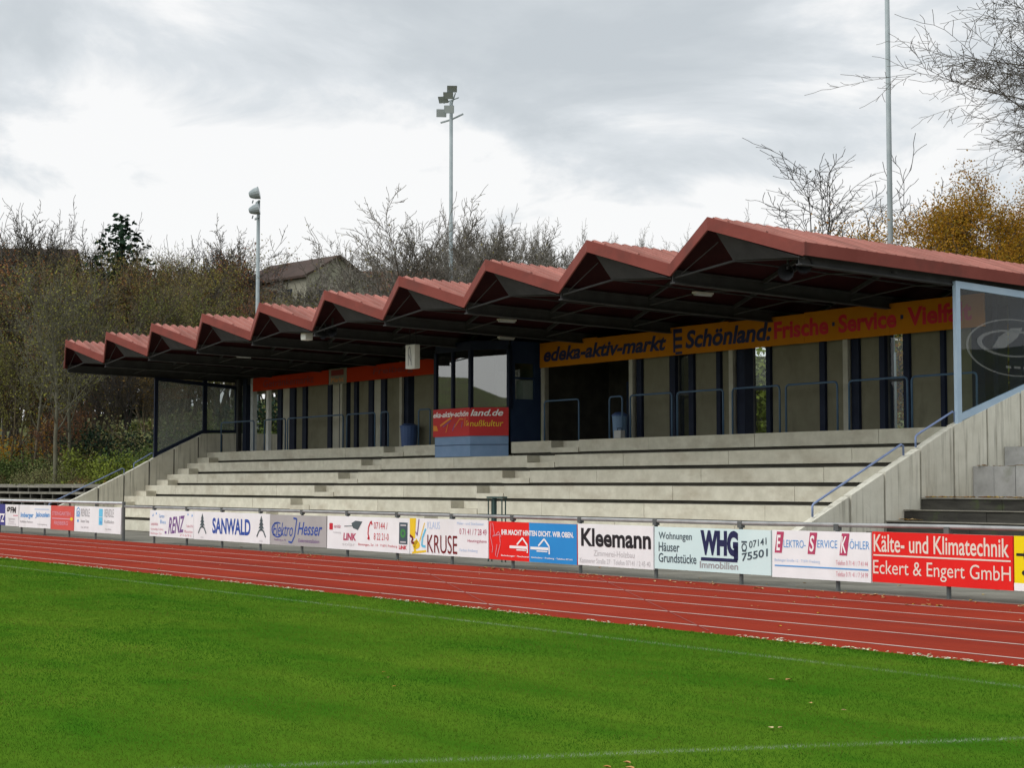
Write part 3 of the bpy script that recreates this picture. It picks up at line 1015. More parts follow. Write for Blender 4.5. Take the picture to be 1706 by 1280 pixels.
# ---- things fixed on, hung in or standing in the stand
def banner_booth():
    root = empty('booth_banner', (-48.4, 32.5, 3.45), 'red banner with a web address wrapped round the booth under its windows', 'banner')
    f1 = Face((-50.13, 32.575, 3.42), (2.26, 0, 0), (0, 0, 0.98), (0, -1, 0))
    dx = Vector((0.99, 0.98, 0))
    f2 = Face((-47.85, 32.56, 3.42), dx, (0, 0, 0.98), (0.7, -0.7, 0))
    mb = MB()
    q = [(-50.15, 32.56), (-47.85, 32.56), (-46.86, 33.53)]
    for (a, b) in zip(q[:-1], q[1:]):
        d = (Vector(b) - Vector(a)).normalized()
        n = Vector((-d.y, d.x)) * 0.02
        mb.hexa([(a[0], a[1], 3.42), (b[0], b[1], 3.42), (b[0] + n.x, b[1] + n.y, 3.42), (a[0] + n.x, a[1] + n.y, 3.42),
                 (a[0], a[1], 4.40), (b[0], b[1], 4.40), (b[0] + n.x, b[1] + n.y, 4.40), (a[0] + n.x, a[1] + n.y, 4.40)])
    mb.build('banner_cloth', 'banner_red', root)
    f1.draw([('t', 'eka-aktiv-schön', 0.0, 0.70, 0.99, 0.90, 0.02, 0.3)], 'lettering', 'let_white', root, 0.022)
    f2.draw([('t', 'land.de', 0.03, 0.70, 0.86, 0.93, 0.02, 0.3)], 'lettering', 'let_white', root, 0.012)
    f1.draw([('l', [(0.20, 0.40), (0.52, 0.68)], 0.035), ('l', [(0.36, 0.15), (0.42, 0.45)], 0.02), ('l', [(0.60, 0.32), (0.75, 0.62), (0.85, 0.60)], 0.02), ('l', [(0.88, 0.35), (0.9, 0.66)], 0.02),
             ('p', [(0.0, 0.22), (0.14, 0.22), (0.10, 0.40), (0.0, 0.42)])], 'emblem', 'let_orange', root, 0.022)
    f1.draw([('l', [(0.28, 0.36), (0.50, 0.58)], 0.02), ('l', [(0.55, 0.2), (0.62, 0.45)], 0.02), ('l', [(0.80, 0.3), (0.82, 0.5)], 0.018)], 'emblem', 'let_purple', root, 0.024)
    f2.draw([('t', 'nußkultur', 0.02, 0.33, 0.86, 0.55, 0.0, 0.15)], 'lettering', 'let_yellow', root, 0.012)
    f1.draw([('t', 'Ge', 0.92, 0.36, 1.0, 0.54, 0.0, 0.15)], 'lettering', 'let_yellow', root, 0.022)


banner_booth()


def sign_boards():
    root = empty('sign_board', (-37.1, 34.8, 5.8), 'long yellow sign above the openings on the right of the booth', 'sign')
    x0, x1, z0, z1 = -46.68, -27.55, 5.80, 6.66
    mb = MB()
    n = 6
    for i in range(n):
        a, b = x0 + (x1 - x0) * i / n, x0 + (x1 - x0) * (i + 1) / n
        mb.box(a + 0.004, b - 0.004, 34.74, 34.78, z0, z1 + (0.0, -0.03, 0.02, -0.01, 0.02, 0.0)[i])
    mb.build('sign_panel', 'sign_yellow', root)
    f = Face((x0, 34.74, z0), (x1 - x0, 0, 0), (0, 0, z1 - z0), (0, -1, 0))

    def U(x): return (x - x0) / (x1 - x0)
    f.draw([('t', 'edeka-aktiv-markt', U(-46.45), 0.22, U(-39.95), 0.80, 0.035, 0.25)], 'lettering', 'let_navy', root)
    f.draw([('r', U(-39.62), 0.10, U(-39.52), 0.96), ('r', U(-39.52), 0.80, U(-39.2), 0.96), ('r', U(-39.52), 0.52, U(-39.2), 0.66), ('r', U(-39.52), 0.24, U(-39.2), 0.38), ('r', U(-39.52), 0.02, U(-39.2), 0.12)], 'emblem', 'let_navy', root)
    f.draw([('t', 'Schönland:', U(-39.05), 0.20, U(-35.25), 0.86, 0.035, 0.2)], 'lettering', 'let_navy', root)
    f.draw([('t', 'Frische', U(-35.15), 0.22, U(-32.98), 0.82, 0.035, 0.0), ('t', 'Service', U(-32.60), 0.22, U(-30.48), 0.82, 0.035, 0.0), ('t', 'Vielfalt', U(-30.10), 0.22, U(-27.95), 0.82, 0.035, 0.0)], 'lettering', 'let_red', root)
    f.draw([('r', U(-32.84), 0.47, U(-32.74), 0.60), ('r', U(-30.34), 0.47, U(-30.24), 0.60)], 'lettering', 'let_navy', root)
    root = empty('sign_board', (-61.1, 34.8, 5.95), 'long orange-red sign with dim lettering on the left of the booth', 'sign')
    x0, x1, z0, z1 = -68.62, -53.45, 5.96, 6.56
    mb = MB()
    for a, b in ((-68.62, -65.0), (-65.0, -61.63), (-60.10, -57.4), (-57.4, -53.45)):
        mb.box(a + 0.005, b - 0.005, 34.74, 34.78, z0, z1)
    mb.build('sign_panel', 'sign_red', root)
    mb = MB()
    mb.box(-61.61, -60.12, 34.745, 34.78, z0 - 0.03, z1 + 0.02)
    mb.build('sign_panel', 'palelet' if False else 'slab_stone', root)
    f = Face((x0, 34.74, z0), (x1 - x0, 0, 0), (0, 0, z1 - z0), (0, -1, 0))
    f.draw([('t', 'Getränkemarkt', U2(x0, x1, -67.6), 0.22, U2(x0, x1, -62.9), 0.78, 0.02, 0.1), ('t', 'Freiberg', U2(x0, x1, -58.0), 0.22, U2(x0, x1, -54.9), 0.78, 0.02, 0.1)], 'lettering', 'let_dred', root)
    f.draw([('r', U2(x0, x1, -61.4), 0.55, U2(x0, x1, -60.35), 0.95)], 'emblem', 'let_dred', root)
    f.draw([('t', 'Markt', U2(x0, x1, -61.4), 0.1, U2(x0, x1, -60.35), 0.42, 0.0)], 'lettering', 'let_orange', root, 0.004)


def U2(a, b, x): return (x - a) / (b - a)


sign_boards()


def hanging_box():
    root = empty('hanging_box', (-46.75, 29.7, 5.58), 'white square box hanging under the roof left of the booth', 'box')
    mb = MB()
    mb.box(-47.15, -46.58, 29.5, 29.72, 5.58, 6.38)
    mb.build('case', 'box_white', root, bevel=0.02)
    mb = MB()
    for x in (-47.05, -46.68):
        mb.tube([(x, 29.61, 6.38), (x, 29.61, 7.15)], 0.015, 6)
    mb.build('hanger', 'steel_dark', root)
    f = Face((-47.15, 29.5, 5.58), (0.57, 0, 0), (0, 0, 0.8), (0, -1, 0))
    f.draw([('l', [(0.34, 0.12), (0.34, 0.82), (0.5, 0.92), (0.62, 0.55), (0.66, 0.12)], 0.03), ('l', [(0.38, 0.6), (0.6, 0.3)], 0.03)], 'mark', 'let_greyt', root, 0.006)


hanging_box()


def horn(x, y, z, dx, dy, label, r=0.19):
    root = empty('horn_speaker', (x, y, z), label, 'loudspeaker', 'loudspeakers under the roof edge')
    d = Vector((dx, dy, -0.25)).normalized()
    c = Vector((x, y, z))
    mb = MB()
    mb.tube([c - d * 0.22, c - d * 0.12, c - d * 0.02, c + d * 0.12], [0.05, 0.07, 0.12, r], 16, caps=False)
    mb.tube([c + d * 0.10, c + d * 0.12], [r + 0.015, r + 0.02], 16, caps=False)
    mb.build('horn', 'steel_dark', root, smooth=True)
    mb = MB()
    mb.tube([c - d * 0.36, c - d * 0.2], 0.075, 12)
    mb.build('driver', 'speaker', root, smooth=True)
    mb = MB()
    mb.bar(c + Vector((0, 0, 0.05)), c + Vector((0, 0.0, 0.42)), 0.05, 0.05)
    mb.build('bracket', 'steel_grey', root)


horn(-27.05, 27.2, 6.60, 0.35, -0.9, 'left of two round black horn speakers at the right roof corner')
horn(-26.62, 27.25, 6.72, 0.75, -0.6, 'right of two round black horn speakers at the right roof corner')
horn(-48.6, 27.25, 6.78, 0.3, -0.95, 'round dark horn speaker under the roof edge above the booth, left of the pair')
horn(-48.1, 27.25, 6.82, 0.7, -0.7, 'round dark horn speaker under the roof edge above the booth, right of the pair')


def spot_box():
    root = empty('spot_lamp', (-49.8, 27.2, 6.62), 'small pale lamp housing hung from the roof edge beside two dark horns', 'lamp')
    mb = MB()
    mb.box(-50.02, -49.68, 27.1, 27.4, 6.62, 6.92)
    mb.build('housing', 'box_white', root, bevel=0.03)
    mb = MB()
    mb.box(-49.87, -49.83, 27.2, 27.24, 6.92, 7.15)
    mb.build('bracket', 'steel_dark', root)


spot_box()


def barriers():
    # x range, label
    L = [(-70.2, -66.9, 'long blue tube barrier at the far left end beside the glass screen'),
         (-65.9, -63.95, 'short blue tube barrier second from the left glass screen'),
         (-63.75, -59.0, 'longest blue tube barrier under the red sign, left half'),
         (-58.7, -56.5, 'blue tube barrier under the red sign, right half'),
         (-56.05, -55.5, 'narrow blue tube barrier left of the blue bin by the booth'),
         (-53.3, -52.5, 'narrow blue tube barrier touching the left side of the booth'),
         (-45.35, -43.45, 'blue tube barrier just right of the booth in front of the dark passage'),
         (-41.85, -41.2, 'narrow blue tube barrier beside the bin at the dark passage'),
         (-40.8, -38.8, 'blue tube barrier under the first words of the yellow sign'),
         (-38.55, -36.5, 'blue tube barrier under the middle of the yellow sign'),
         (-36.1, -34.15, 'blue tube barrier left of the plain double wall panel'),
         (-33.9, -31.93, 'blue tube barrier in front of the plain double wall panel'),
         (-31.5, -29.45, 'blue tube barrier in front of the window with yellow leaves'),
         (-29.3, -27.2, 'blue tube barrier at the right end behind the glass screen')]
    for a, b, lb in L:
        y, z0, z1 = 33.95, 3.19, 4.56
        mb = MB()
        c = 0.10
        mb.tube([(a, y, z0), (a, y, z1 - c), (a + c * 0.3, y, z1 - c * 0.3), (a + c, y, z1), (b - c, y, z1), (b - c * 0.3, y, z1 - c * 0.3), (b, y, z1 - c), (b, y, z0)], 0.03, 8)
        o = mb.build('crowd_barrier', 'barrier_blue', smooth=True)
        tag(o, lb, 'barrier', 'tube barriers along the top of the steps')


barriers()


def bins():
    for x0, x1, lb in ((-55.2, -54.5, 'blue litter bin against the wall left of the booth'), (-42.25, -41.75, 'pale blue litter bin beside the dark passage right of the booth')):
        root = empty('litter_bin', ((x0 + x1) / 2, 34.55, 3.2), lb, 'bin', 'litter bins on the concourse')
        xc, r = (x0 + x1) / 2, (x1 - x0) / 2
        mb = MB()
        mb.tube([(xc, 34.5, 3.2), (xc, 34.5, 3.95)], [r * 0.85, r], 16)
        mb.build('body', 'bin_blue' if x0 < -50 else 'cabin_blue', root, smooth=False)
        mb = MB()
        mb.tube([(xc, 34.5, 3.95), (xc, 34.5, 4.0), (xc, 34.5, 4.08)], [r * 1.06, r * 1.06, r * 0.6], 16)
        mb.build('lid', 'bin_blue', root)


bins()


def small_table():
    root = empty('judge_stand', (-31.2, 22.3, -0.04), 'tall narrow dark steel stand on thin legs behind the fence', 'stand')
    mb = MB()
    mb.box(-31.62, -31.02, 22.0, 22.16, 1.42, 1.46)
    mb.build('top', 'stand_green', root)
    for (x, y) in ((-31.59, 22.03), (-31.05, 22.03), (-31.59, 22.13), (-31.05, 22.13)):
        mb = MB()
        mb.bar((x, y, -0.04), (x, y, 1.41), 0.022, 0.022)
        mb.build('leg', 'stand_green', root)
    mb = MB()
    mb.box(-31.46, -31.38, 22.05, 22.12, 0.3, 1.42)
    mb.build('column', 'stand_green', root)


small_table()

def roof_lamps():
    spots = [(8, 'second', 30.0), (6, 'fourth', 30.0), (5, 'fifth', 33.2), (2, 'eighth', 30.0)]
    for k, nm, y in spots:
        x = X0 + SP * k
        z = ZP - 0.89 + FALL * (y - YP)
        root = empty('roof_lamp', (x, y, z - 0.12), 'small pale lamp fitting under the %s roof fold from the right' % nm, 'lamp', 'lamp fittings under the roof')
        mb = MB()
        mb.box(x - 0.08, x + 0.08, y - 0.32, y + 0.32, z - 0.08, z - 0.03)
        mb.build('housing', 'box_white', root)
        mb = MB()
        mb.prism_y([(x - 0.06, z - 0.08), (x - 0.03, z - 0.13), (x + 0.03, z - 0.13), (x + 0.06, z - 0.08)], y - 0.30, y + 0.30)
        mb.build('cover', 'galv', root)


roof_lamps()


def left_case():
    root = empty('carry_case', (-41.15, 33.8, 3.2), 'small grey case with a handle left standing on the top step by the post', 'case')
    mb = MB()
    mb.box(-41.4, -41.05, 33.75, 33.95, 3.2, 3.46)
    mb.build('body', 'ad_grey', root, bevel=0.02)
    mb = MB()
    mb.tube([(-41.32, 33.85, 3.46), (-41.32, 33.85, 3.53), (-41.12, 33.85, 3.53), (-41.12, 33.85, 3.46)], 0.012, 6)
    mb.build('handle', 'speaker', root)


left_case()

# ------------------------------------------------------------------ perimeter fence and advertising boards
YF = 20.42
fence = empty('perimeter_fence', (-40, YF, 0), 'low steel tube fence between the running track and the stand', 'fence')


def build_fence():
    xs = [-16.95 - 2.2855 * k for k in range(-9, 34)]
    for x in xs:
        mb = MB()
        left = x < -48.5
        zt = 1.15 if left else 1.07
        mb.tube([(x, YF, -0.02), (x, YF, zt - 0.03)], 0.036, 8)
        if not left:
            mb.box(x - 0.05, x + 0.05, YF - 0.045, YF + 0.045, zt - 0.09, zt + 0.02)
        mb.build('fence_post', 'post_dark', fence)
    mb = MB()
    mb.tube([(xs[-1], YF, 1.15), (-48.92, YF, 1.15)], 0.042, 8)
    mb.build('top_rail', 'galv', fence, smooth=True)
    mb = MB()
    mb.tube([(-48.9, YF, 1.05), (-21.4, YF, 1.06), (-16.9, YF, 1.09), (6, YF, 1.10)], 0.036, 8)
    mb.build('top_rail', 'rail_steel', fence, smooth=True)
    mb = MB()
    mb.tube([(-48.94, YF - 0.02, -0.02), (-48.94, YF - 0.02, 1.20)], 0.055, 8)
    mb.build('fence_post', 'post_dark', fence)


build_fence()


class Board:
    def __init__(self, x0, x1, z0, z1, m, label):
        self.root = empty('advertising_board', ((x0 + x1) / 2, 20.35, z0), label, 'advertising board', 'advertising boards along the fence')
        mb = MB()
        mb.box(x0 + 0.006, x1 - 0.006, 20.335, 20.372, z0, z1)
        self.panel = mb.build('panel', m, self.root)
        self.f = Face((x0, 20.335, z0), (x1 - x0, 0, 0), (0, 0, z1 - z0), (0, -1, 0))
        self.root.rotation_euler = (R(rnd.uniform(-0.9, 0.9)), R(rnd.uniform(-0.16, 0.16)), R(rnd.uniform(-0.12, 0.12)))

    def d(self, m, items, name='lettering', lift=0.004):
        self.f.draw(items, name, 'let_' + m, self.root, lift)
        return self


def mast_fir(cu, w, v0=0.16):
    # small fir tree over two curved lines
    it = []
    for k, (hw, b, t) in enumerate(((0.62, 0.50, 0.70), (0.50, 0.62, 0.82), (0.36, 0.74, 0.94))):
        it.append(('p', [(cu - w * hw, b), (cu + w * hw, b), (cu, t)]))
    it.append(('r', cu - w * 0.07, 0.42, cu + w * 0.07, 0.52))
    it.append(('l', [(cu - w, 0.22), (cu - w * 0.5, 0.42), (cu, 0.48), (cu + w * 0.5, 0.42), (cu + w, 0.22)], 0.035))
    return it


def boards():
    b = Board(-62.6, -59.57, 0.26, 1.02, 'ad_navy', 'dark blue board at the left picture edge with white lettering')
    b.d('white', [('t', 'KATZ', 0.55, 0.15, 0.985, 0.55, 0.03, 0.2)])
    b = Board(-59.55, -58.16, 0.25, 1.015, 'ad_white', 'narrow white board with OFM in black, next to the dark blue one')
    b.d('black', [('t', 'ØFM', 0.12, 0.60, 0.82, 0.90, 0.04, 0.1)])
    b.d('pink', [('r', 0.60, 0.47, 0.95, 0.52)])
    b.d('lgrey', [('t', 'Bauelemente', 0.25, 0.28, 0.75, 0.40), ('t', 'Fenster', 0.30, 0.16, 0.70, 0.26), ('t', 'Freiberg', 0.25, 0.04, 0.80, 0.14)])
    b = Board(-58.14, -55.04, 0.235, 1.02, 'ad_white', 'white board with two blue words, left of the faded red one')
    b.d('lblue', [('t', 'Imberger', 0.05, 0.38, 0.47, 0.66, 0.03, 0.1), ('t', 'Jalousien', 0.53, 0.42, 0.97, 0.70, 0.03, 0.1)])
    b.d('paleblue', [('r', 0.5, 0.80, 0.95, 0.84)])
    b.d('greyt', [('t', 'Rollläden Markisen', 0.05, 0.20, 0.45, 0.30), ('t', 'Ludwigsburg', 0.60, 0.12, 0.90, 0.20)])
    b = Board(-55.02, -52.9, 0.22, 1.02, 'ad_faded_red', 'faded red board with two pale lines of text')
    b.d('pink', [('t', 'STEINGARTEN', 0.06, 0.60, 0.85, 0.76, 0.02), ('r', 0.06, 0.44, 0.95, 0.49), ('t', 'FREIBERG', 0.15, 0.20, 0.75, 0.36, 0.02)])
    b.d('yellow', [('o', 0.90, 0.47, 0.06, 0.07, 0.99)], 'emblem', 0.006)
    b = Board(-52.88, -49.0, 0.20, 1.025, 'ad_white', 'white board with the word RENDLE twice beside the fence gap')
    b.d('lblue', [('l', [(0.05, 0.60), (0.05, 0.85), (0.085, 0.95), (0.12, 0.85), (0.12, 0.60), (0.05, 0.60)], 0.02), ('o', 0.085, 0.72, 0.025, 0.1, 0.5), ('o', 0.085, 0.42, 0.018, 0.06, 0.9)], 'emblem')
    b.d('cyan', [('r', 0.54, 0.62, 0.62, 0.92), ('r', 0.54, 0.30, 0.62, 0.60)], 'emblem')
    b.d('lblue', [('o', 0.585, 0.40, 0.02, 0.06, 0.9)], 'emblem', 0.006)
    b.d('greyt', [('t', 'RENDLE', 0.15, 0.60, 0.34, 0.90), ('t', 'Fenster Türen', 0.15, 0.36, 0.33, 0.48), ('t', 'RENDLE', 0.66, 0.62, 0.85, 0.92), ('t', 'Rollläden', 0.66, 0.38, 0.86, 0.50), ('t', 'Tel. 07141', 0.15, 0.14, 0.32, 0.21), ('t', 'Tel. 07141', 0.68, 0.12, 0.80, 0.19)])
    b = Board(-46.82, -43.75, 0.20, 0.97, 'ad_white', 'white board with the slanted purple word RENZ and coloured squares')
    b.d('purple', [('t', 'RENZ', 0.44, 0.12, 0.80, 0.74, 0.02, 0.25, 0.10), ('r', 0.36, 0.12, 0.40, 0.22)])
    b.d('lblue', [('t', 'Garten', 0.22, 0.72, 0.34, 0.86), ('t', 'Bau', 0.25, 0.50, 0.38, 0.64), ('p', [(0.06, 0.76), (0.09, 0.78), (0.08, 0.88)]), ('p', [(0.14, 0.84), (0.17, 0.86), (0.15, 0.94)]), ('p', [(0.86, 0.84), (0.89, 0.86), (0.87, 0.94)]), ('p', [(0.95, 0.80), (0.98, 0.82), (0.96, 0.92)])])
    b.d('pink', [('t', 'Landschaftsbau', 0.03, 0.42, 0.20, 0.54), ('t', 'Gartenpflege Freiberg', 0.03, 0.22, 0.32, 0.32), ('t', 'Telefon 07141', 0.84, 0.40, 0.99, 0.50), ('t', 'Pflasterbau', 0.80, 0.20, 0.98, 0.30), ('t', 'Beihinger Str.', 0.03, 0.06, 0.30, 0.15), ('t', '71691', 0.70, 0.06, 0.95, 0.14)])
    b = Board(-43.73, -39.12, 0.185, 0.97, 'ad_white', 'long white board with SANWALD in blue between two fir emblems')
    b.d('blue', [('t', 'SANWALD', 0.26, 0.24, 0.76, 0.80, 0.03)])
    b.d('slate', mast_fir(0.12, 0.055) + mast_fir(0.895, 0.055), 'emblem')
    b.d('lgrey', [('t', 'Holz', 0.10, 0.06, 0.14, 0.12), ('t', 'Holz', 0.875, 0.06, 0.915, 0.12)])
    b = Board(-39.1, -36.12, 0.18, 0.955, 'ad_grey', 'grey board with the blue script Elektro Hesser')
    b.d('blue', [('t', 'Elektro', 0.05, 0.30, 0.42, 0.74, 0.0, 0.35), ('t', 'Hesser', 0.50, 0.36, 0.93, 0.78, 0.01, 0.35), ('l', [(0.34, 0.12), (0.40, 0.10), (0.45, 0.32), (0.49, 0.88), (0.43, 0.90)], 0.03), ('o', 0.14, 0.5, 0.11, 0.26, 0.16, 60, 330)])
    b.d('purple', [('t', 'Freiberg a. N.', 0.08, 0.12, 0.30, 0.20), ('t', 'Elektroinstallation', 0.52, 0.12, 0.88, 0.24)])
    b = Board(-36.1, -32.29, 0.165, 0.965, 'ad_white', 'white board with LINK in red and a red telephone receiver')
    b.d('red', [('r', 0.03, 0.58, 0.075, 0.78), ('l', [(0.53, 0.38), (0.515, 0.50), (0.52, 0.70), (0.545, 0.86), (0.56, 0.86)], 0.03), ('l', [(0.545, 0.86), (0.565, 0.78)], 0.03), ('l', [(0.51, 0.38), (0.535, 0.36)], 0.035),
                ('t', '07144 /', 0.585, 0.66, 0.745, 0.86), ('t', '8 22 21-0', 0.585, 0.34, 0.76, 0.54), ('t', 'Benningen, Str. 14 · 71691 Freiberg', 0.40, 0.13, 0.86, 0.22), ('t', 'LINK', 0.88, 0.11, 0.97, 0.22, 0.04)])
    b.d('rose', [('t', 'sanitär', 0.09, 0.64, 0.18, 0.74), ('t', 'LINK', 0.21, 0.28, 0.37, 0.50, 0.04, 0.1)])
    b.d('lgrey', [('t', 'heizung', 0.08, 0.46, 0.18, 0.54), ('t', 'solar', 0.2, 0.12, 0.36, 0.22)])
    b.d('slate', [('p', [(0.33, 0.66), (0.39, 0.60), (0.445, 0.86), (0.36, 0.88), (0.31, 0.80)]), ('l', [(0.22, 0.70), (0.33, 0.72)], 0.012)], 'emblem')
    b.d('darkteal', [('r', 0.88, 0.26, 0.975, 0.88)], 'emblem')
    b.d('green', [('o', 0.925, 0.57, 0.03, 0.13, 0.6)], 'emblem', 0.006)
    b.d('lgrey', [('r', 0.895, 0.30, 0.96, 0.34), ('r', 0.895, 0.78, 0.96, 0.82)], 'emblem', 0.006)
    b = Board(-32.27, -29.15, 0.168, 0.975, 'ad_white', 'white board with KRUSE in dark red beside coloured paint strokes')
    b.d('yellow', [('p', [(0.0, 0.5), (0.07, 0.42), (0.085, 1.0), (0.0, 1.0)]), ('l', [(0.07, 0.06), (0.06, 0.24), (0.10, 0.40)], 0.06), ('l', [(0.13, 0.35), (0.20, 0.88)], 0.02), ('l', [(0.03, 0.03), (0.22, 0.10)], 0.03), ('o', 0.085, 0.26, 0.05, 0.12, 0.9)], 'paint_stroke')
    b.d('cyan', [('l', [(0.215, 0.72), (0.17, 0.46), (0.16, 0.24), (0.21, 0.22)], 0.035)], 'paint_stroke', 0.006)
    b.d('purple', [('l', [(0.125, 0.98), (0.10, 0.52), (0.08, 0.62)], 0.02)], 'paint_stroke', 0.006)
    b.d('dred', [('l', [(0.0, 0.52), (0.045, 0.44), (0.02, 0.32), (0.06, 0.30)], 0.035), ('t', 'KRUSE', 0.235, 0.06, 0.62, 0.56, 0.0)], 'lettering', 0.007)
    b.d('paleblue', [('t', 'KLAUS', 0.235, 0.72, 0.40, 0.92), ('t', 'Maler- und Stuckateur', 0.62, 0.86, 0.95, 0.94), ('t', 'Farben Freiberg', 0.65, 0.12, 0.87, 0.22)])
    b.d('rose', [('t', '0 71 41 / 7 28 49', 0.65, 0.60, 0.98, 0.76), ('t', 'Heutingsheim', 0.75, 0.38, 0.98, 0.48)])
    b = Board(-29.13, -26.09, 0.155, 0.955, 'ad_red', 'board half red and half blue with the white line IHR MACHT HINTEN DICHT')
    f = b.f
    f.draw([('r', 0.475, 0.0, 0.998, 1.0)], 'blue_half', 'ad_blue', b.root, 0.003)
    b.d('white', [('t', 'IHR MACHT HINTEN DICHT. WIR OBEN.', 0.155, 0.66, 0.965, 0.80, 0.035),
                  ('l', [(0.335, 0.42), (0.40, 0.60), (0.455, 0.42), (0.455, 0.22)], 0.025), ('r', 0.25, 0.32, 0.45, 0.39), ('r', 0.33, 0.27, 0.44, 0.30),
                  ('l', [(0.58, 0.42), (0.645, 0.60), (0.70, 0.42), (0.70, 0.22)], 0.025), ('r', 0.49, 0.32, 0.69, 0.39), ('r', 0.56, 0.27, 0.68, 0.30),
                  ('t', 'Bedachungen · Flaschnerei · Gerüstbau · Freiberg · Telefon 07141', 0.15, 0.09, 0.95, 0.14, 0.02)], 'lettering', 0.007)
    b.d('pink', [('l', [(0.03, 0.96), (0.02, 0.62), (0.05, 0.30), (0.04, 0.18)], 0.012), ('l', [(0.05, 0.96), (0.07, 0.66), (0.05, 0.60)], 0.012), ('l', [(0.09, 0.66), (0.12, 0.74), (0.15, 0.60)], 0.012), ('l', [(0.10, 0.40), (0.08, 0.10)], 0.012), ('l', [(0.14, 0.42), (0.10, 0.06)], 0.012), ('l', [(0.05, 0.62), (0.13, 0.66), (0.14, 0.44)], 0.012)], 'hand_drawing', 0.007)
    b = Board(-26.07, -23.78, 0.155, 0.965, 'ad_white', 'white board with Kleemann in bold black')
    b.d('black', [('t', 'Kleemann', 0.05, 0.46, 0.97, 0.90, 0.03)])
    b.d('lgrey', [('t', 'Zimmerei-Holzbau', 0.22, 0.24, 0.76, 0.38), ('t', 'Kammerer Straße 27 · Telefon 07141 / 2 45 40', 0.03, 0.06, 0.96, 0.18)])
    b = Board(-23.76, -20.70, 0.18, 0.955, 'ad_mint', 'pale mint board with WHG Immobilien and a phone number')
    b.d('darkteal', [('t', 'Wohnungen', 0.04, 0.66, 0.34, 0.88, 0.012), ('t', 'Häuser', 0.04, 0.42, 0.23, 0.64, 0.012), ('t', 'Grundstücke', 0.04, 0.16, 0.38, 0.38, 0.012)])
    b.d('navy', [('t', 'WHG', 0.415, 0.38, 0.735, 0.96, 0.06), ('r', 0.42, 0.25, 0.73, 0.33), ('r', 0.70, 0.30, 0.735, 0.62)])
    b.d('greyt', [('t', 'Immobilien', 0.41, 0.08, 0.735, 0.24, 0.02)])
    b.d('darkteal', [('t', '07141', 0.825, 0.58, 0.965, 0.74, 0.012, 0, 0.10), ('t', '75501', 0.765, 0.28, 0.975, 0.46, 0.02, 0, 0.14), ('o', 0.785, 0.60, 0.022, 0.09, 0.35), ('r', 0.762, 0.70, 0.808, 0.74), ('r', 0.768, 0.50, 0.802, 0.53)])
    b = Board(-20.68, -18.44, 0.165, 0.965, 'ad_white', 'white board reading Elektro-Service Köhler with three red initials')
    red = []
    for u in (0.03, 0.375, 0.695):
        red.append(('p', [(u, 0.52), (u + 0.075, 0.52), (u + 0.10, 0.97), (u + 0.025, 0.97)]))
    for it in red:
        b.d('rose', [it], 'initial_block')
    b.d('white', [('t', 'E', 0.05, 0.57, 0.095, 0.90, 0.02, 0.15), ('t', 'S', 0.395, 0.57, 0.445, 0.91, 0.02, 0.15), ('t', 'K', 0.71, 0.57, 0.765, 0.91, 0.02, 0.15)], 'lettering', 0.007)
    b.d('lblue', [('t', 'LEKTRO-', 0.125, 0.64, 0.355, 0.80, 0.0), ('t', 'ERVICE', 0.475, 0.66, 0.675, 0.82, 0.0), ('t', 'ÖHLER', 0.795, 0.66, 0.985, 0.86, 0.0), ('r', 0.03, 0.235, 0.975, 0.265)])
    b.d('paleblue', [('t', 'Beihinger Straße 12 · 71691 Freiberg', 0.03, 0.32, 0.50, 0.40)])
    b.d('pink', [('t', 'Telefon 0 71 41 / 7 41 44', 0.66, 0.32, 0.97, 0.42), ('t', 'Telefax 0 71 41 / 7 54 99', 0.66, 0.09, 0.97, 0.19)])
    b = Board(-18.42, -15.69, 0.185, 0.985, 'ad_red', 'bright red board reading Kälte- und Klimatechnik Eckert & Engert GmbH')
    b.d('palelet', [('t', 'Kälte- und Klimatechnik', 0.015, 0.60, 0.975, 0.95, 0.012), ('r', 0.012, 0.52, 0.985, 0.55), ('t', 'Eckert & Engert GmbH', 0.01, 0.08, 0.985, 0.44, 0.0)])
    b = Board(-15.67, -13.4, 0.185, 0.985, 'ad_yellow', 'yellow board with a black ring emblem at the right picture edge')
    b.d('white', [('r', 0.0, 0.0, 1.0, 0.14)], 'base_stripe')
    b.d('black', [('o', 0.22, 0.65, 0.145, 0.30, 0.14), ('l', [(0.02, 0.66), (0.42, 0.66)], 0.025), ('t', 'OPEL', 0.06, 0.26, 0.40, 0.40, 0.03)], 'emblem')


boards()


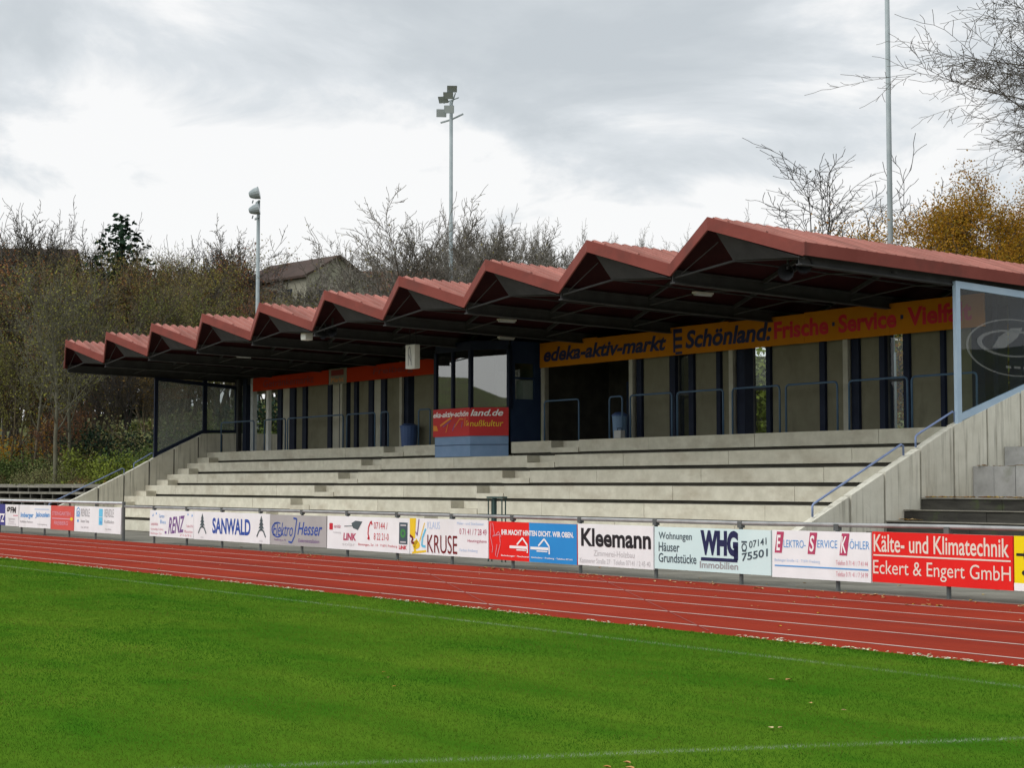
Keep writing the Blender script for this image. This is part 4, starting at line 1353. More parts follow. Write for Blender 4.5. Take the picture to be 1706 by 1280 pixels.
# ------------------------------------------------------------------ terraces beside the stand
def right_terrace():
    root = empty('stone_terrace', (-18, 31, -0.2), 'dark sleeper steps and pale grey blocks climbing beside the right side wall', 'steps')
    steps = [(28.2, -0.2, 0.42), (28.85, 0.3, 0.66), (29.5, 0.5, 0.90), (30.12, 0.8, 1.15), (30.72, 1.0, 1.42)]
    x0, x1 = XR + 0.02, 6
    for i, (y, a, b) in enumerate(steps):
        mb = MB()
        yb = steps[i + 1][0] + 0.1 if i + 1 < len(steps) else 32.7
        xx = x0
        while xx < x1:
            w = rnd.uniform(2.0, 2.7)
            mb.cur = 0
            mb.box(xx, xx + w - 0.012, y + rnd.uniform(0, .015), y + 0.2, a, b - 0.03 + rnd.uniform(-.006, .006))
            xx += w
        mb.cur = 1
        mb.box(x0, x1, y - 0.02, y + 0.205, b - 0.018, b + 0.004)
        mb.box(x0, x1, y + 0.2, yb, a, b - 0.02)
        mb.build('sleeper_step', ['sleeper', 'slab_stone'], root)
    for i, (y, a, b) in enumerate([(32.6, 1.3, 2.18), (33.8, 2.0, 2.66), (35.0, 2.5, 3.10)]):
        mb = MB()
        xx = x0
        while xx < x1:
            w = 0.62
            mb.box(xx + 0.006, xx + w - 0.006, y + rnd.uniform(0, .012), y + 1.25, a, b + rnd.uniform(-.006, .006))
            xx += w
        mb.build('stone_block', 'block_stone', root)


right_terrace()


def left_terrace():
    root = empty('stone_terrace', (-95, 29.5, -0.2), 'rows of stone slab seats on piers left of the stand', 'steps')
    for i, (y, zt) in enumerate(((28.6, 1.02), (29.5, 1.35), (30.5, 1.66))):
        mb = MB()
        mb.cur = 0
        x = -150
        while x < XL - 0.3:
            mb.box(x, min(x + 1.55, XL - 0.26), y, y + 0.75, zt - 0.10, zt + rnd.uniform(-.01, .01))
            x += 1.56
        mb.build('seat_slab', 'slab_stone', root)
        mb = MB()
        x = -150
        while x < XL - 0.3:
            mb.box(x, x + 0.16, y + 0.04, y + 0.75, zt - 0.5, zt - 0.10)
            x += 1.56
        mb.box(-150, XL - 0.26, y + 0.76, y + 1.0, zt - 0.6, zt - 0.02)
        mb.build('seat_pier', 'slab_stone' if i == 9 else 'dark_concrete_and_shade', root)
    mb = MB()
    mb.box(-150, XL - 0.26, 28.3, 28.58, -0.3, 0.6)
    mb.build('base_wall', 'dark_concrete_and_shade', root)
    mb = MB()
    mb.box(-150, XL - 0.26, 31.5, 31.75, 1.2, 1.74)
    mb.build('kerb', 'slab_stone', root)


left_terrace()


# ------------------------------------------------------------------ floodlight masts
def mast(x, y, h, label, r0, r1, kind):
    z = TZ(x, y) - 0.2
    root = empty('floodlight_mast', (x, y, z), label, 'floodlight', 'floodlight masts behind the stand')
    mb = MB()
    mb.tube([(x, y, z), (x, y, h * 0.45), (x, y, h)], [r0, (r0 + r1) / 2, r1], 12)
    mb.build('pole', 'mast', root, smooth=True)
    mb = MB()
    mb.tube([(x, y, z), (x, y, z + 3.0)], r0 * 1.25, 12)
    mb.build('pole_base', 'mast', root, smooth=True)

    def flood(c, d, w, hh, t=0.22):
        c, d = Vector(c), Vector(d).normalized()
        s = d.cross(Vector((0, 0, 1))).normalized()
        u = s.cross(d)
        fr = MB()
        k = [c - d * t - s * w * .55 - u * hh * .5, c - d * t + s * w * .55 - u * hh * .5, c - d * t + s * w * .55 + u * hh * .5, c - d * t - s * w * .55 + u * hh * .5,
             c - s * w - u * hh, c + s * w - u * hh, c + s * w + u * hh, c - s * w + u * hh]
        fr.hexa(k)
        lamp = fr.build('floodlight', 'mast', root)
        g = MB()
        e = d * 0.006
        g.add([k[4] * .92 + c * .08 + e, k[5] * .92 + c * .08 + e, k[6] * .92 + c * .08 + e, k[7] * .92 + c * .08 + e], [(0, 1, 2, 3)])
        g.build('lamp_glass', 'lamp_glass', lamp)
    def dish(c, d, r):
        # rounded floodlight housing, deep and tapered to the back
        c, d = Vector(c), Vector(d).normalized()
        fr = MB()
        fr.tube([c - d * 0.52, c - d * 0.46, c - d * 0.25, c, c + d * 0.02], [r * 0.35, r * 0.55, r * 0.85, r, r * 1.06], 14)
        lamp = fr.build('floodlight', 'mast', root, smooth=False)
        g = MB()
        g.tube([c + d * 0.021, c + d * 0.03], [r * 0.95, r * 0.95], 14)
        g.build('lamp_glass', 'lamp_glass', lamp)
        y_ = MB()
        y_.bar(c - d * 0.3 - Vector((0, 0, r)), c - d * 0.3 - Vector((0.1, 0, r + 0.14)), 0.05, 0.05)
        y_.build('yoke', 'mast', lamp)
    bx = MB()
    bx.box(x - 0.13, x + 0.13, y - 0.32, y - r0, z + 4.2, z + 4.9)
    bx.build('fuse_box', 'steel_grey', root)
    if kind == 'two':
        arm = MB()
        arm.bar((x - 0.35, y + 0.05, h - 0.02), (x + 0.3, y - 0.1, h), 0.09, 0.09)
        arm.bar((x - 0.45, y + 0.05, h - 0.86), (x + 0.3, y - 0.1, h - 0.84), 0.09, 0.09)
        arm.build('arm', 'mast', root)
        dish((x + 0.42, y - 0.2, h + 0.40), (0.55, 0.80, 0.22), 0.33)
        dish((x + 0.42, y - 0.2, h - 0.44), (0.55, 0.80, 0.22), 0.30)
    else:
        q = 0.66 * (1.3 if y > 45 else 1.0)
        arm = MB()
        arm.bar((x, y, h - 1.3 * q), (x - 0.72 * q, y - 0.35 * q, h - 1.42 * q), 0.08, 0.08)
        arm.bar((x, y, h - 1.3 * q), (x + 0.62 * q, y + 0.55 * q, h - 0.95 * q), 0.08, 0.08)
        arm.bar((x - 0.6 * q, y - 0.2 * q, h - 0.1 * q), (x + 0.6 * q, y + 0.2 * q, h + 0.1 * q), 0.05, 0.05)
        arm.bar((x, y, h - 0.4 * q), (x + 0.5 * q, y, h + 0.4 * q), 0.05, 0.05)
        arm.build('arm', 'mast', root)
        for (a, b_, c_, d_) in ((-0.42, -0.5, -0.85, (0.9, -0.5, -0.2)), (0.35, -0.4, -0.72, (0.9, -0.6, -0.2)), (-0.35, -0.4, 0.05, (0.6, -0.7, -0.9)), (0.25, -0.4, 0.22, (0.8, -0.6, -0.9)), (0.55, -0.3, 0.62, (0.8, -0.5, -1.0))):
            flood((x + a * q, y + b_ * q, h + c_ * q), d_, 0.33 * q, 0.26 * q, 0.10)


mast(-78.55, 40.0, 16.6, 'slim mast with two stacked lamps rising behind the left part of the roof', 0.13, 0.09, 'two')
mast(-78.3, 52.0, 23.6, 'mast with a cluster of thin lamps on crossed arms above the middle of the roof', 0.13, 0.10, 'many')
mast(-35.3, 40.0, 19.2, 'thick plain pole rising out of the picture behind the right part of the roof', 0.105, 0.07, 'many')


# ------------------------------------------------------------------ houses on the hill
def house(name, cx, cy, z, ang, L, Wd, he, hr, roofm, label, wins):
    root = empty(name, (cx, cy, z), label, 'house')
    root.rotation_euler.z = ang

    def b(mb, nm, m, par):
        o = mb.build(nm, m, None)
        o.parent = par
        return o

    class LB(MB):
        def build(self, name, mats, parent=None, **k):
            me = bpy.data.meshes.new(name)
            me.from_pydata(self.v, [], self.f)
            me.materials.append(MATS[mats])
            me.update()
            o = bpy.data.objects.new(name, me)
            COL.objects.link(o)
            o.parent = parent
            return o
    w = LB()
    w.prism_x([(-Wd / 2, -3), (Wd / 2, -3), (Wd / 2, he), (0, he + hr), (-Wd / 2, he)], -L / 2, L / 2)
    w.build('wall', 'house_wall', root)
    r = LB()
    o = 0.5
    k = hr / (Wd / 2)
    for s in (-1, 1):
        p = [(0, he + hr + 0.05), (s * (Wd / 2 + o), he - o * k + 0.05), (s * (Wd / 2 + o), he - o * k + 0.3), (0, he + hr + 0.3)]
        r.prism_x(p if s > 0 else p[::-1], -L / 2 - o, L / 2 + o)
    rf = r.build('roof', roofm, root)
    c = LB()
    c.box(-L * 0.2 - 0.35, -L * 0.2 + 0.35, 0.6, 1.3, he + hr - 1.5, he + hr + 1.1)
    if roofm == 'house_roof_tile': c.build('chimney', 'house_roof', rf)
    for (side, a, zz, ww, hh) in wins:
        m = LB()
        if side == 'g':
            m.box(L / 2, L / 2 + 0.03, a - ww / 2, a + ww / 2, zz, zz + hh)
        else:
            m.box(a - ww / 2, a + ww / 2, -Wd / 2 - 0.03, -Wd / 2, zz, zz + hh)
        m.build('window', 'house_window', root)


def polar(px, d):
    """point on the ground at a bearing (given as the photograph's column) and a distance"""
    a = YAW + math.atan((px - 853) / 2778.0)
    x, y = -d * math.cos(a), d * math.sin(a)
    return x, y


def ztop(py, d):
    """height that reaches the picture row py at a distance d"""
    return 1.75 + d * (807 - py) / 2778.0


hx, hy = polar(505, 185)
house('house', hx, hy, ztop(440, 185) - 8.2, R(8), 12.0, 8.4, 5.9, 2.3, 'house_roof', 'pale house with a dark brown roof among bare trees above the roof line',
      [('g', -2.0, 3.6, 1.0, 1.2), ('g', 1.8, 3.6, 1.0, 1.2), ('e', -3, 3.6, 1.1, 1.1), ('e', 0, 3.6, 1.1, 1.1), ('e', 3, 3.6, 1.1, 1.1)])
hx, hy = polar(655, 205)
house('house', hx, hy, ztop(455, 205) - 7.2, R(48), 12.5, 8.5, 4.5, 2.7, 'house_roof_tile', 'house with a reddish tiled roof just right of the pale gabled house',
      [('e', -2.5, 2.4, 1.2, 1.1), ('e', 1.5, 2.4, 1.2, 1.1), ('g', 0, 2.4, 1.1, 1.1)])
hx, hy = polar(15, 215)
house('house', hx, hy, ztop(433, 215) - 7.5, R(60), 15, 9, 4.6, 2.9, 'house_roof', 'dark roofed house half hidden in trees at the left edge on the hill',
      [('e', -3, 2.5, 1.2, 1.2), ('e', 2, 2.5, 1.2, 1.2), ('g', 0, 2.5, 1.1, 1.2)])


# ------------------------------------------------------------------ trees and shrubs
class Plant:
    """grows branch polylines in unit scale (height about 1 = the given height)"""

    def __init__(self, seed):
        self.r = random.Random(seed)
        self.lines = []          # (points, radii, level)
        self.tips = []           # (position, level)

    def rv(self):
        r = self.r
        return Vector((r.gauss(0, 1), r.gauss(0, 1), r.gauss(0, 1)))

    def branch(self, p, d, ln, rad, lev, P):
        r = self.r
        nseg = P['seg'][min(lev, len(P['seg']) - 1)]
        pts, rs = [p.copy()], [rad]
        d = d.normalized()
        up = P['up'][min(lev, len(P['up']) - 1)]
        wob = P['wob'][min(lev, len(P['wob']) - 1)]
        for i in range(nseg):
            d = (d + self.rv() * wob + Vector((0, 0, up))).normalized()
            p = p + d * (ln / nseg)
            t = (i + 1) / nseg
            pts.append(p.copy())
            rs.append(max(rad * (1 - P['taper'] * t), P['rmin']))
        self.lines.append((pts, rs, lev))
        if lev >= P['levels']:
            self.tips.append(pts)
            return
        n = P['kids'][min(lev, len(P['kids']) - 1)]
        n = max(1, int(n * r.uniform(0.8, 1.2)))
        f0 = P['first'][min(lev, len(P['first']) - 1)]
        for k in range(n):
            t = f0 + (1 - f0) * ((k + r.random()) / n)
            fi = t * nseg
            i = min(int(fi), nseg - 1)
            q = pts[i].lerp(pts[i + 1], fi - i)
            ax = (pts[i + 1] - pts[i]).normalized()
            ang = R(P['ang'][min(lev, len(P['ang']) - 1)] * r.uniform(0.7, 1.3))
            side = ax.orthogonal().normalized()
            side = Matrix.Rotation(r.uniform(0, 2 * math.pi), 3, ax) @ side
            nd = ax * math.cos(ang) + side * math.sin(ang)
            kl = ln * P['ratio'][min(lev, len(P['ratio']) - 1)] * (1 - P['short'] * (t - f0)) * r.uniform(0.75, 1.2)
            kr = max(rs[i] * P['rr'] * r.uniform(0.8, 1.1), P['rmin'])
            self.branch(q, nd, kl, kr, lev + 1, P)
        # leader continues
        if lev > 0 and P.get('fork', True):
            self.branch(pts[-1], d, ln * 0.55, rs[-1], lev + 1, P)


def tube_mesh(lines, sides):
    V, F = [], []
    for pts, rs, lev in lines:
        n = sides[min(lev, len(sides) - 1)]
        b = len(V)
        ref = None
        m = len(pts)
        for i in range(m):
            d = (pts[min(i + 1, m - 1)] - pts[max(i - 1, 0)]).normalized()
            if ref is None: ref = d.orthogonal().normalized()
            s = ref - d * ref.dot(d)
            s = s.normalized() if s.length > 1e-6 else d.orthogonal().normalized()
            ref = s
            t = d.cross(s)
            for k in range(n):
                a = 2 * math.pi * k / n
                V.append(pts[i] + (s * math.cos(a) + t * math.sin(a)) * rs[i])
        for i in range(m - 1):
            for k in range(n):
                k2 = (k + 1) % n
                F.append((b + i * n + k, b + i * n + k2, b + (i + 1) * n + k2, b + (i + 1) * n + k))
    return V, F


def leaf_faces(rg, pos, size, V, F, flat=0.0):
    for p in pos:
        s = size * rg.uniform(0.6, 1.35)
        a = Vector((rg.gauss(0, 1), rg.gauss(0, 1), rg.gauss(0, 1) * (1 - flat))).normalized()
        b = a.orthogonal().normalized()
        b = Matrix.Rotation(rg.uniform(0, 6.28), 3, a) @ b
        i = len(V)
        V += [p - a * s * .55, p + b * s * .36, p + a * s * .6, p - b * s * .36]
        F.append((i, i + 1, i + 2, i + 3))


def mesh_from(name, V, F, mats, mi=None):
    me = bpy.data.meshes.new(name)
    me.from_pydata([tuple(v) for v in V], [], F)
    for m in mats: me.materials.append(MATS[m])
    if mi is not None: me.polygons.foreach_set('material_index', mi)
    me.update()
    return me


PROTO = {}


def make_tree(key, name, seed, H, r0, P, bark, leaf=None, leaf_n=0, leaf_size=0.1, leaf_spread=0.25, stems=1, lean=0.0, trunk_levels=0, leaf_lev=None):
    pl = Plant(seed)
    for s in range(stems):
        a = 2 * math.pi * s / max(1, stems) + pl.r.uniform(0, 1)
        off = Vector((math.cos(a), math.sin(a), 0)) * (0.12 * stems * 0.4 if stems > 1 else 0)
        d = Vector((math.cos(a) * (lean if stems > 1 else lean * 0.3), math.sin(a) * (lean if stems > 1 else lean * 0.3), 1))
        k = pl.r.uniform(0.8, 1.05) if stems > 1 else 1.0
        pl.branch(off - Vector((0, 0, 0.3)), d, H * P['trunk'] * k, r0 * k, 0, P)
    zs = max(p.z for l in pl.lines for p in l[0])
    sc = H / zs
    tl = [l for l in pl.lines if l[2] <= trunk_levels]
    cl = [l for l in pl.lines if l[2] > trunk_levels]
    Vt, Ft = tube_mesh(tl, [8, 6, 5, 4, 3])
    Vc, Fc = tube_mesh(cl, [8, 5, 4, 3, 3, 3])
    nb = len(Fc)
    if leaf and leaf_n:
        rg = random.Random(seed + 99)
        pool = [l for l in pl.lines if l[2] >= (leaf_lev if leaf_lev is not None else P['levels'] - 1)]
        pos = []
        for i in range(leaf_n):
            l = rg.choice(pool)
            j = rg.randrange(len(l[0]) - 1)
            p = l[0][j].lerp(l[0][j + 1], rg.random())
            pos.append(p + Vector((rg.gauss(0, 1), rg.gauss(0, 1), rg.gauss(0, 1))) * leaf_spread)
        leaf_faces(rg, pos, leaf_size, Vc, Fc)
    Vt = [v * sc for v in Vt]
    Vc = [v * sc for v in Vc]
    mt = mesh_from('trunk', Vt, Ft, [bark])
    mt.polygons.foreach_set('use_smooth', [True] * len(mt.polygons))
    mc = mesh_from('crown', Vc, Fc, [bark] + ([leaf] if leaf else []), [0] * nb + [1] * (len(Fc) - nb) if leaf else None)
    PROTO[key] = (name, H, mt, mc)


def plant(key, px, d, h, label, cat, group=None, rot=None, sx=1.0, xy=None):
    name, H, mt, mc = PROTO[key]
    x, y = xy if xy else polar(px, d)
    z = TZ(x, y) - 0.1
    root = bpy.data.objects.new(name, None)
    root.empty_display_size = 0.3
    COL.objects.link(root)
    root.location = (x, y, z)
    s = h / H
    root.scale = (s * sx, s * sx, s)
    root.rotation_euler.z = rnd.uniform(0, 6.28) if rot is None else rot
    tag(root, label, cat, group)
    for nm, me in (('trunk', mt), ('crown', mc)):
        if me is None: continue
        o = bpy.data.objects.new(nm, me)
        COL.objects.link(o)
        o.parent = root
    return root


def upto(key, px, d, py, label, cat, group=None, **k):
    """tree standing at distance d whose top reaches picture row py"""
    x, y = polar(px, d)
    h = ztop(py, d) - TZ(x, y) + 0.1
    return plant(key, px, d, max(h, 1.0), label, cat, group, **k)


BARE = dict(levels=4, seg=[6, 5, 4, 3, 3], up=[0.02, 0.06, 0.05, 0.03, 0.02], wob=[0.05, 0.10, 0.14, 0.18, 0.2], taper=0.75, rmin=0.013,
            kids=[12, 7, 6, 5], first=[0.3, 0.2, 0.15, 0.12], ang=[42, 38, 40, 44], ratio=[0.55, 0.55, 0.5, 0.5], short=0.5, rr=0.6, trunk=0.72)
make_tree('bare_a', 'bare_tree', 11, 14, 0.20, BARE, 'bark', 'leaf_olive', 300, 0.09, 0.12)
make_tree('bare_b', 'bare_tree', 12, 14, 0.22, dict(BARE, ang=[35, 34, 38, 42]), 'bark', None)
make_tree('bare_c', 'bare_tree', 13, 14, 0.19, dict(BARE, ang=[52, 42, 40, 45], first=[0.22, 0.2, 0.2, 0.15], up=[0.02, 0.10, 0.08, 0.04]), 'bark', 'leaf_brown', 700, 0.10, 0.15)
make_tree('spread', 'bare_tree', 17, 12, 0.13, dict(BARE, kids=[9, 7, 5, 4], ang=[30, 34, 38, 42], up=[0.03, 0.04, 0.03, 0.02], rmin=0.010, ratio=[0.42, 0.5, 0.5, 0.5]), 'bark_grey', 'leaf_olive', 900, 0.07, 0.10, stems=5, lean=0.42, trunk_levels=0)
make_tree('open', 'bare_tree', 18, 12, 0.17, dict(BARE, kids=[8, 5, 4, 3], first=[0.62, 0.2, 0.2, 0.2], ang=[40, 36, 40, 45], ratio=[0.42, 0.5, 0.5, 0.5], rmin=0.010, up=[0.0, 0.05, 0.03, 0.02], wob=[0.05, 0.12, 0.16, 0.2, 0.2], short=0.25), 'bark_dark', 'leaf_olive', 60, 0.08, 0.06)
THK = dict(BARE, levels=4, kids=[9, 6, 5, 4], rmin=0.012, ang=[38, 40, 45, 50], trunk=0.78, ratio=[0.42, 0.5, 0.5, 0.5])
make_tree('thick_a', 'thicket_tree', 21, 13, 0.13, THK, 'bark_olive', 'leaf_olive', 9000, 0.12, 0.30, stems=3, lean=0.22)
make_tree('thick_b', 'thicket_tree', 22, 13, 0.14, dict(THK, ang=[45, 42, 45, 50]), 'bark_olive', 'leaf_brown', 7500, 0.12, 0.30, stems=2, lean=0.2)
make_tree('thick_c', 'thicket_tree', 23, 13, 0.13, dict(THK, kids=[10, 6, 5, 4]), 'bark_olive', 'leaf_olive', 4500, 0.11, 0.25, stems=4, lean=0.25)
make_tree('thick_d', 'thicket_tree', 26, 13, 0.13, dict(THK, ang=[34, 38, 45, 50]), 'bark_dark', 'leaf_rust', 6000, 0.12, 0.28, stems=3, lean=0.2)
make_tree('thick_e', 'thicket_tree', 27, 13, 0.12, dict(THK, ang=[30, 34, 40, 46], kids=[11, 6, 5, 4]), 'bark_olive', 'leaf_khaki', 4200, 0.12, 0.2, stems=4, lean=0.2)
make_tree('thick_f', 'thicket_tree', 28, 13, 0.14, dict(THK, ang=[36, 36, 40, 46], kids=[11, 7, 5, 4]), 'bark_dark', 'leaf_brown', 900, 0.11, 0.2, stems=3, lean=0.2)
make_tree('slim', 'slim_tree', 61, 13, 0.15, dict(BARE, kids=[16, 6, 5, 4], ang=[38, 36, 40, 45], first=[0.35, 0.2, 0.2, 0.15], ratio=[0.34, 0.5, 0.5, 0.5], up=[0.0, 0.08, 0.05, 0.03], trunk=0.9, rr=0.45, rmin=0.012), 'bark_pale', 'leaf_khaki', 1500, 0.11, 0.2)
make_tree('far_a', 'bare_tree', 62, 14, 0.22, dict(BARE, kids=[13, 8, 7, 5], ang=[38, 36, 40, 45], first=[0.32, 0.15, 0.1, 0.1], rmin=0.017), 'bark', None)
make_tree('far_b', 'bare_tree', 63, 14, 0.22, dict(BARE, kids=[12, 8, 7, 5], ang=[50, 40, 40, 45], first=[0.28, 0.15, 0.1, 0.1], rmin=0.017), 'bark_dark', 'leaf_brown', 400, 0.14, 0.15)
make_tree('dense', 'bare_tree', 25, 11, 0.10, dict(THK, ang=[26, 30, 36, 42], kids=[10, 8, 7, 5], first=[0.12, 0.2, 0.2, 0.15], rmin=0.009), 'bark_grey', 'leaf_olive', 700, 0.07, 0.12, stems=6, lean=0.30)
make_tree('yellow', 'yellow_tree', 31, 10, 0.16, dict(THK, ang=[48, 45, 45, 50], first=[0.15, 0.15, 0.15, 0.1], ratio=[0.55, 0.5, 0.5, 0.5], rmin=0.008), 'bark_dark', 'leaf_yellow', 85000, 0.062, 0.24, stems=2, lean=0.25)
make_tree('right_big', 'bare_tree', 36, 20, 0.26, dict(BARE, levels=4, kids=[30, 13, 7, 5], ang=[74, 34, 40, 45], first=[0.52, 0.10, 0.1, 0.1], ratio=[0.25, 0.45, 0.45, 0.45], up=[0.02, 0.0, -0.02, -0.03, -0.03], wob=[0.010, 0.08, 0.12, 0.16, 0.2], seg=[8, 8, 5, 4, 3], rmin=0.008, short=0.35, trunk=0.9, rr=0.40), 'bark', None)
SH = dict(BARE, levels=2, kids=[6, 4], seg=[4, 3, 3], first=[0.15, 0.1], ang=[38, 45], ratio=[0.6, 0.55], up=[0.03, 0.03, 0.0], rmin=0.008, trunk=0.8)
make_tree('sh_green', 'shrub', 41, 2.5, 0.03, SH, 'bark', 'leaf_green', 6500, 0.085, 0.16, stems=7, lean=0.7, leaf_lev=0)
make_tree('sh_lime', 'shrub', 42, 2.0, 0.025, SH, 'bark', 'leaf_lime', 5500, 0.075, 0.15, stems=7, lean=0.8, leaf_lev=0)
make_tree('sh_dark', 'shrub', 43, 3.0, 0.03, SH, 'bark_dark', 'leaf_darkgreen', 7500, 0.095, 0.18, stems=7, lean=0.6, leaf_lev=0)
make_tree('sh_sage', 'shrub', 44, 2.0, 0.025, dict(SH, levels=3, kids=[6, 5, 4]), 'bark_olive', 'leaf_sage', 5500, 0.07, 0.2, stems=7, lean=0.9, leaf_lev=1)
make_tree('sh_brown', 'shrub', 45, 2.0, 0.025, dict(SH, levels=3, kids=[6, 5, 4]), 'bark', 'leaf_rust', 4500, 0.07, 0.2, stems=7, lean=0.9, leaf_lev=1)
make_tree('sh_yellow', 'shrub', 46, 3.0, 0.03, SH, 'bark', 'leaf_yellow', 4000, 0.085, 0.2, stems=6, lean=0.6, leaf_lev=0)


def conifer():
    rg = random.Random(5)
    H = 12
    V, F = [], []
    for lv in range(26):
        t = lv / 25
        z = 1.0 + t * 10.8
        R_ = (1 - t) ** 0.75 * 3.6 + 0.10
        n = int(8 - 4 * t)
        for k in range(n):
            a = 2 * math.pi * k / n + rg.uniform(-.3, .3)
            L_ = R_ * rg.uniform(0.7, 1.15)
            for j in range(int(24 * L_) + 6):
                q = rg.random() ** 0.7
                p = Vector((math.cos(a) * L_ * q, math.sin(a) * L_ * q, z - 0.35 * L_ * q + 0.25 * q * q * L_ + rg.gauss(0, 0.05)))
                p += Vector((rg.gauss(0, 1), rg.gauss(0, 1), rg.gauss(0, .8))) * 0.18
                leaf_faces(rg, [p], 0.24, V, F, 0.3)
    mc = mesh_from('crown', V, F, ['leaf_darkgreen'])
    mb = MB()
    mb.tube([(0, 0, -0.3), (0, 0, 6), (0, 0, 11.6)], [0.22, 0.13, 0.03], 8)
    mt = mesh_from('trunk', [Vector(v) for v in mb.v], mb.f, ['bark_dark'])
    PROTO['conifer'] = ('conifer', H, mt, mc)


conifer()


def vegetation():
    g = 'bare thicket trees on the wooded bank left of the stand'
    TL = 'slender brownish tree with few leaves in the thicket left of the stand'
    k3 = ['thick_a', 'thick_e', 'thick_b', 'thick_f', 'thick_c', 'thick_d']
    i = 0
    # rows of the thicket, near to far: (column, distance, row of the top)
    rows = [([15, 62, 150, 205, 262, 318, 372], 112, (520, 500)), ([-12, 40, 95, 140, 190, 240, 290, 345, 398, 455], 128, (462, 430)),
            ([-20, 20, 70, 118, 165, 215, 268, 312, 362, 410, 460, 505], 148, (440, 415)), ([0, 50, 105, 180, 235, 300, 350, 390, 430], 168, (425, 405)), ([-8, 28, 64, 92, 130, 168, 222, 250, 276, 304, 330, 362, 392], 186, (418, 392))]
    for cols, d, (a, b) in rows:
        for c in cols:
            if d < 113 and c > 300: dd = d + 6
            else: dd = d
            top = rnd.uniform(b, a)
            if c > 395: top = max(top, 478)
            upto(k3[(i * 5 + i // 7) % 6], c + rnd.uniform(-10, 10), dd + rnd.uniform(-6, 6), top, TL, 'tree', g, sx=rnd.uniform(0.9, 1.25))
            i += 1
    for c, d, top in ((-60, 126, 440), (-105, 130, 450), (-150, 134, 445), (-200, 138, 450), (-85, 150, 425), (-130, 154, 430), (-180, 156, 425)):
        upto(k3[i % 6], c, d, top, TL, 'tree', g, sx=rnd.uniform(1.0, 1.3))
        i += 1
    # named trees
    upto('slim', 92, 92, 432, 'nearest tall thin tree with yellow-green specks left of the roof end', 'tree', sx=1.1)
    upto('slim', 118, 95, 448, 'second tall thin tree with a pale trunk close to the left roof end', 'tree', sx=1.0, rot=2.0)
    upto('slim', 55, 100, 470, 'third tall thin tree with a pale trunk, nearest the left picture edge', 'tree', sx=0.9, rot=4.0)
    upto('conifer', 197, 178, 369, 'dark green fir standing above the thicket on the skyline', 'tree', sx=1.35)
    sky = [(12, 190, 345, 'far_a', 'thin bare tree on the skyline at the left picture edge'), (50, 195, 372, 'far_b', 'low bare tree on the skyline right of the left edge tree'),
           (88, 185, 355, 'far_a', 'bare tree with upright branches on the skyline above the left trunk pair'), (120, 190, 365, 'far_b', 'bare tree on the skyline midway between left edge and fir'),
           (155, 188, 355, 'far_b', 'bare tree on the skyline just left of the dark fir'), (240, 192, 395, 'far_b', 'low bare tree on the skyline just right of the dark fir'),
           (285, 192, 400, 'far_b', 'low bare tree on the skyline between fir and round bare tree'), (352, 182, 366, 'far_a', 'round crowned bare tree on the skyline left of the two-lamp mast'),
           (432, 190, 425, 'far_b', 'bare tree behind the two-lamp mast'), (470, 215, 415, 'far_b', 'bare tree behind the dark brown house roof, left one'), (515, 215, 410, 'far_b', 'bare tree behind the dark brown house roof, right one'),
           (470, 150, 482, 'thick_c', 'low thicket tree in front of the pale house wall'), (522, 158, 438, 'far_b', 'thin bare tree screening the pale gable'), (490, 162, 446, 'far_a', 'thin bare tree screening the dark brown house roof')]
    for px, d, top, k, lb in sky:
        upto(k, px, d, top, lb, 'tree')
    # trees behind the stand
    upto('spread', 690, 84, 316, 'wide bare tree with arching limbs behind the roof left of the middle mast', 'tree', sx=1.15, rot=1.2)
    upto('dense', 765, 80, 320, 'dense bare tree of many stems behind the middle mast', 'tree', sx=1.15, rot=0.3)
    upto('dense', 828, 88, 345, 'dense bare tree of many stems right of the middle mast', 'tree', sx=1.0, rot=2.0)
    upto('dense', 880, 92, 360, 'lower bare tree with fine twigs behind the seventh roof fold', 'tree', sx=0.9, rot=4.0)
    upto('dense', 930, 96, 392, 'small bare tree with fine twigs left of the second highest roof fold', 'tree', sx=0.9, rot=5.0)
    upto('dense', 1035, 120, 368, 'bare tree between the two highest roof peaks, left one', 'tree', sx=0.8, rot=1.0)
    upto('dense', 1105, 122, 380, 'bare tree between the two highest roof peaks, right one', 'tree', sx=0.9, rot=3.0)
    upto('dense', 722, 96, 352, 'grey bare tree of fine twigs just left of the middle mast', 'tree', sx=0.9, rot=2.6)
    upto('dense', 798, 100, 330, 'tall bare tree of fine twigs between two dense ones right of the middle mast', 'tree', sx=0.85, rot=5.2)
    upto('dense', 855, 104, 362, 'bare tree of fine twigs behind the dense ones, above the sixth roof peak', 'tree', sx=0.9, rot=0.9)
    upto('bare_c', 610, 110, 372, 'bare tree with brown leaf specks above the fifth roof fold', 'tree', sx=0.9)
    upto('dense', 985, 125, 396, 'faint bare tree behind the second highest roof peak', 'tree', sx=0.8)
    upto('open', 1322, 66, 256, 'bare tree with open limbs above the roof between highest peak and thick pole', 'tree', sx=1.45, rot=2.6)
    upto('bare_c', 1235, 95, 352, 'small bare treetop just right of the highest roof peak', 'tree')
    upto('yellow', 1622, 56, 282, 'autumn tree with yellow leaves behind the right end of the roof', 'tree', sx=1.25, rot=0.7)
    upto('yellow', 1720, 60, 315, 'second autumn tree with yellow leaves at the right picture edge', 'tree', sx=1.2, rot=2.7)
    upto('right_big', 1912, 50, -240, 'large bare tree with long level branches at the right picture edge', 'tree', sx=1.15, rot=0.4)
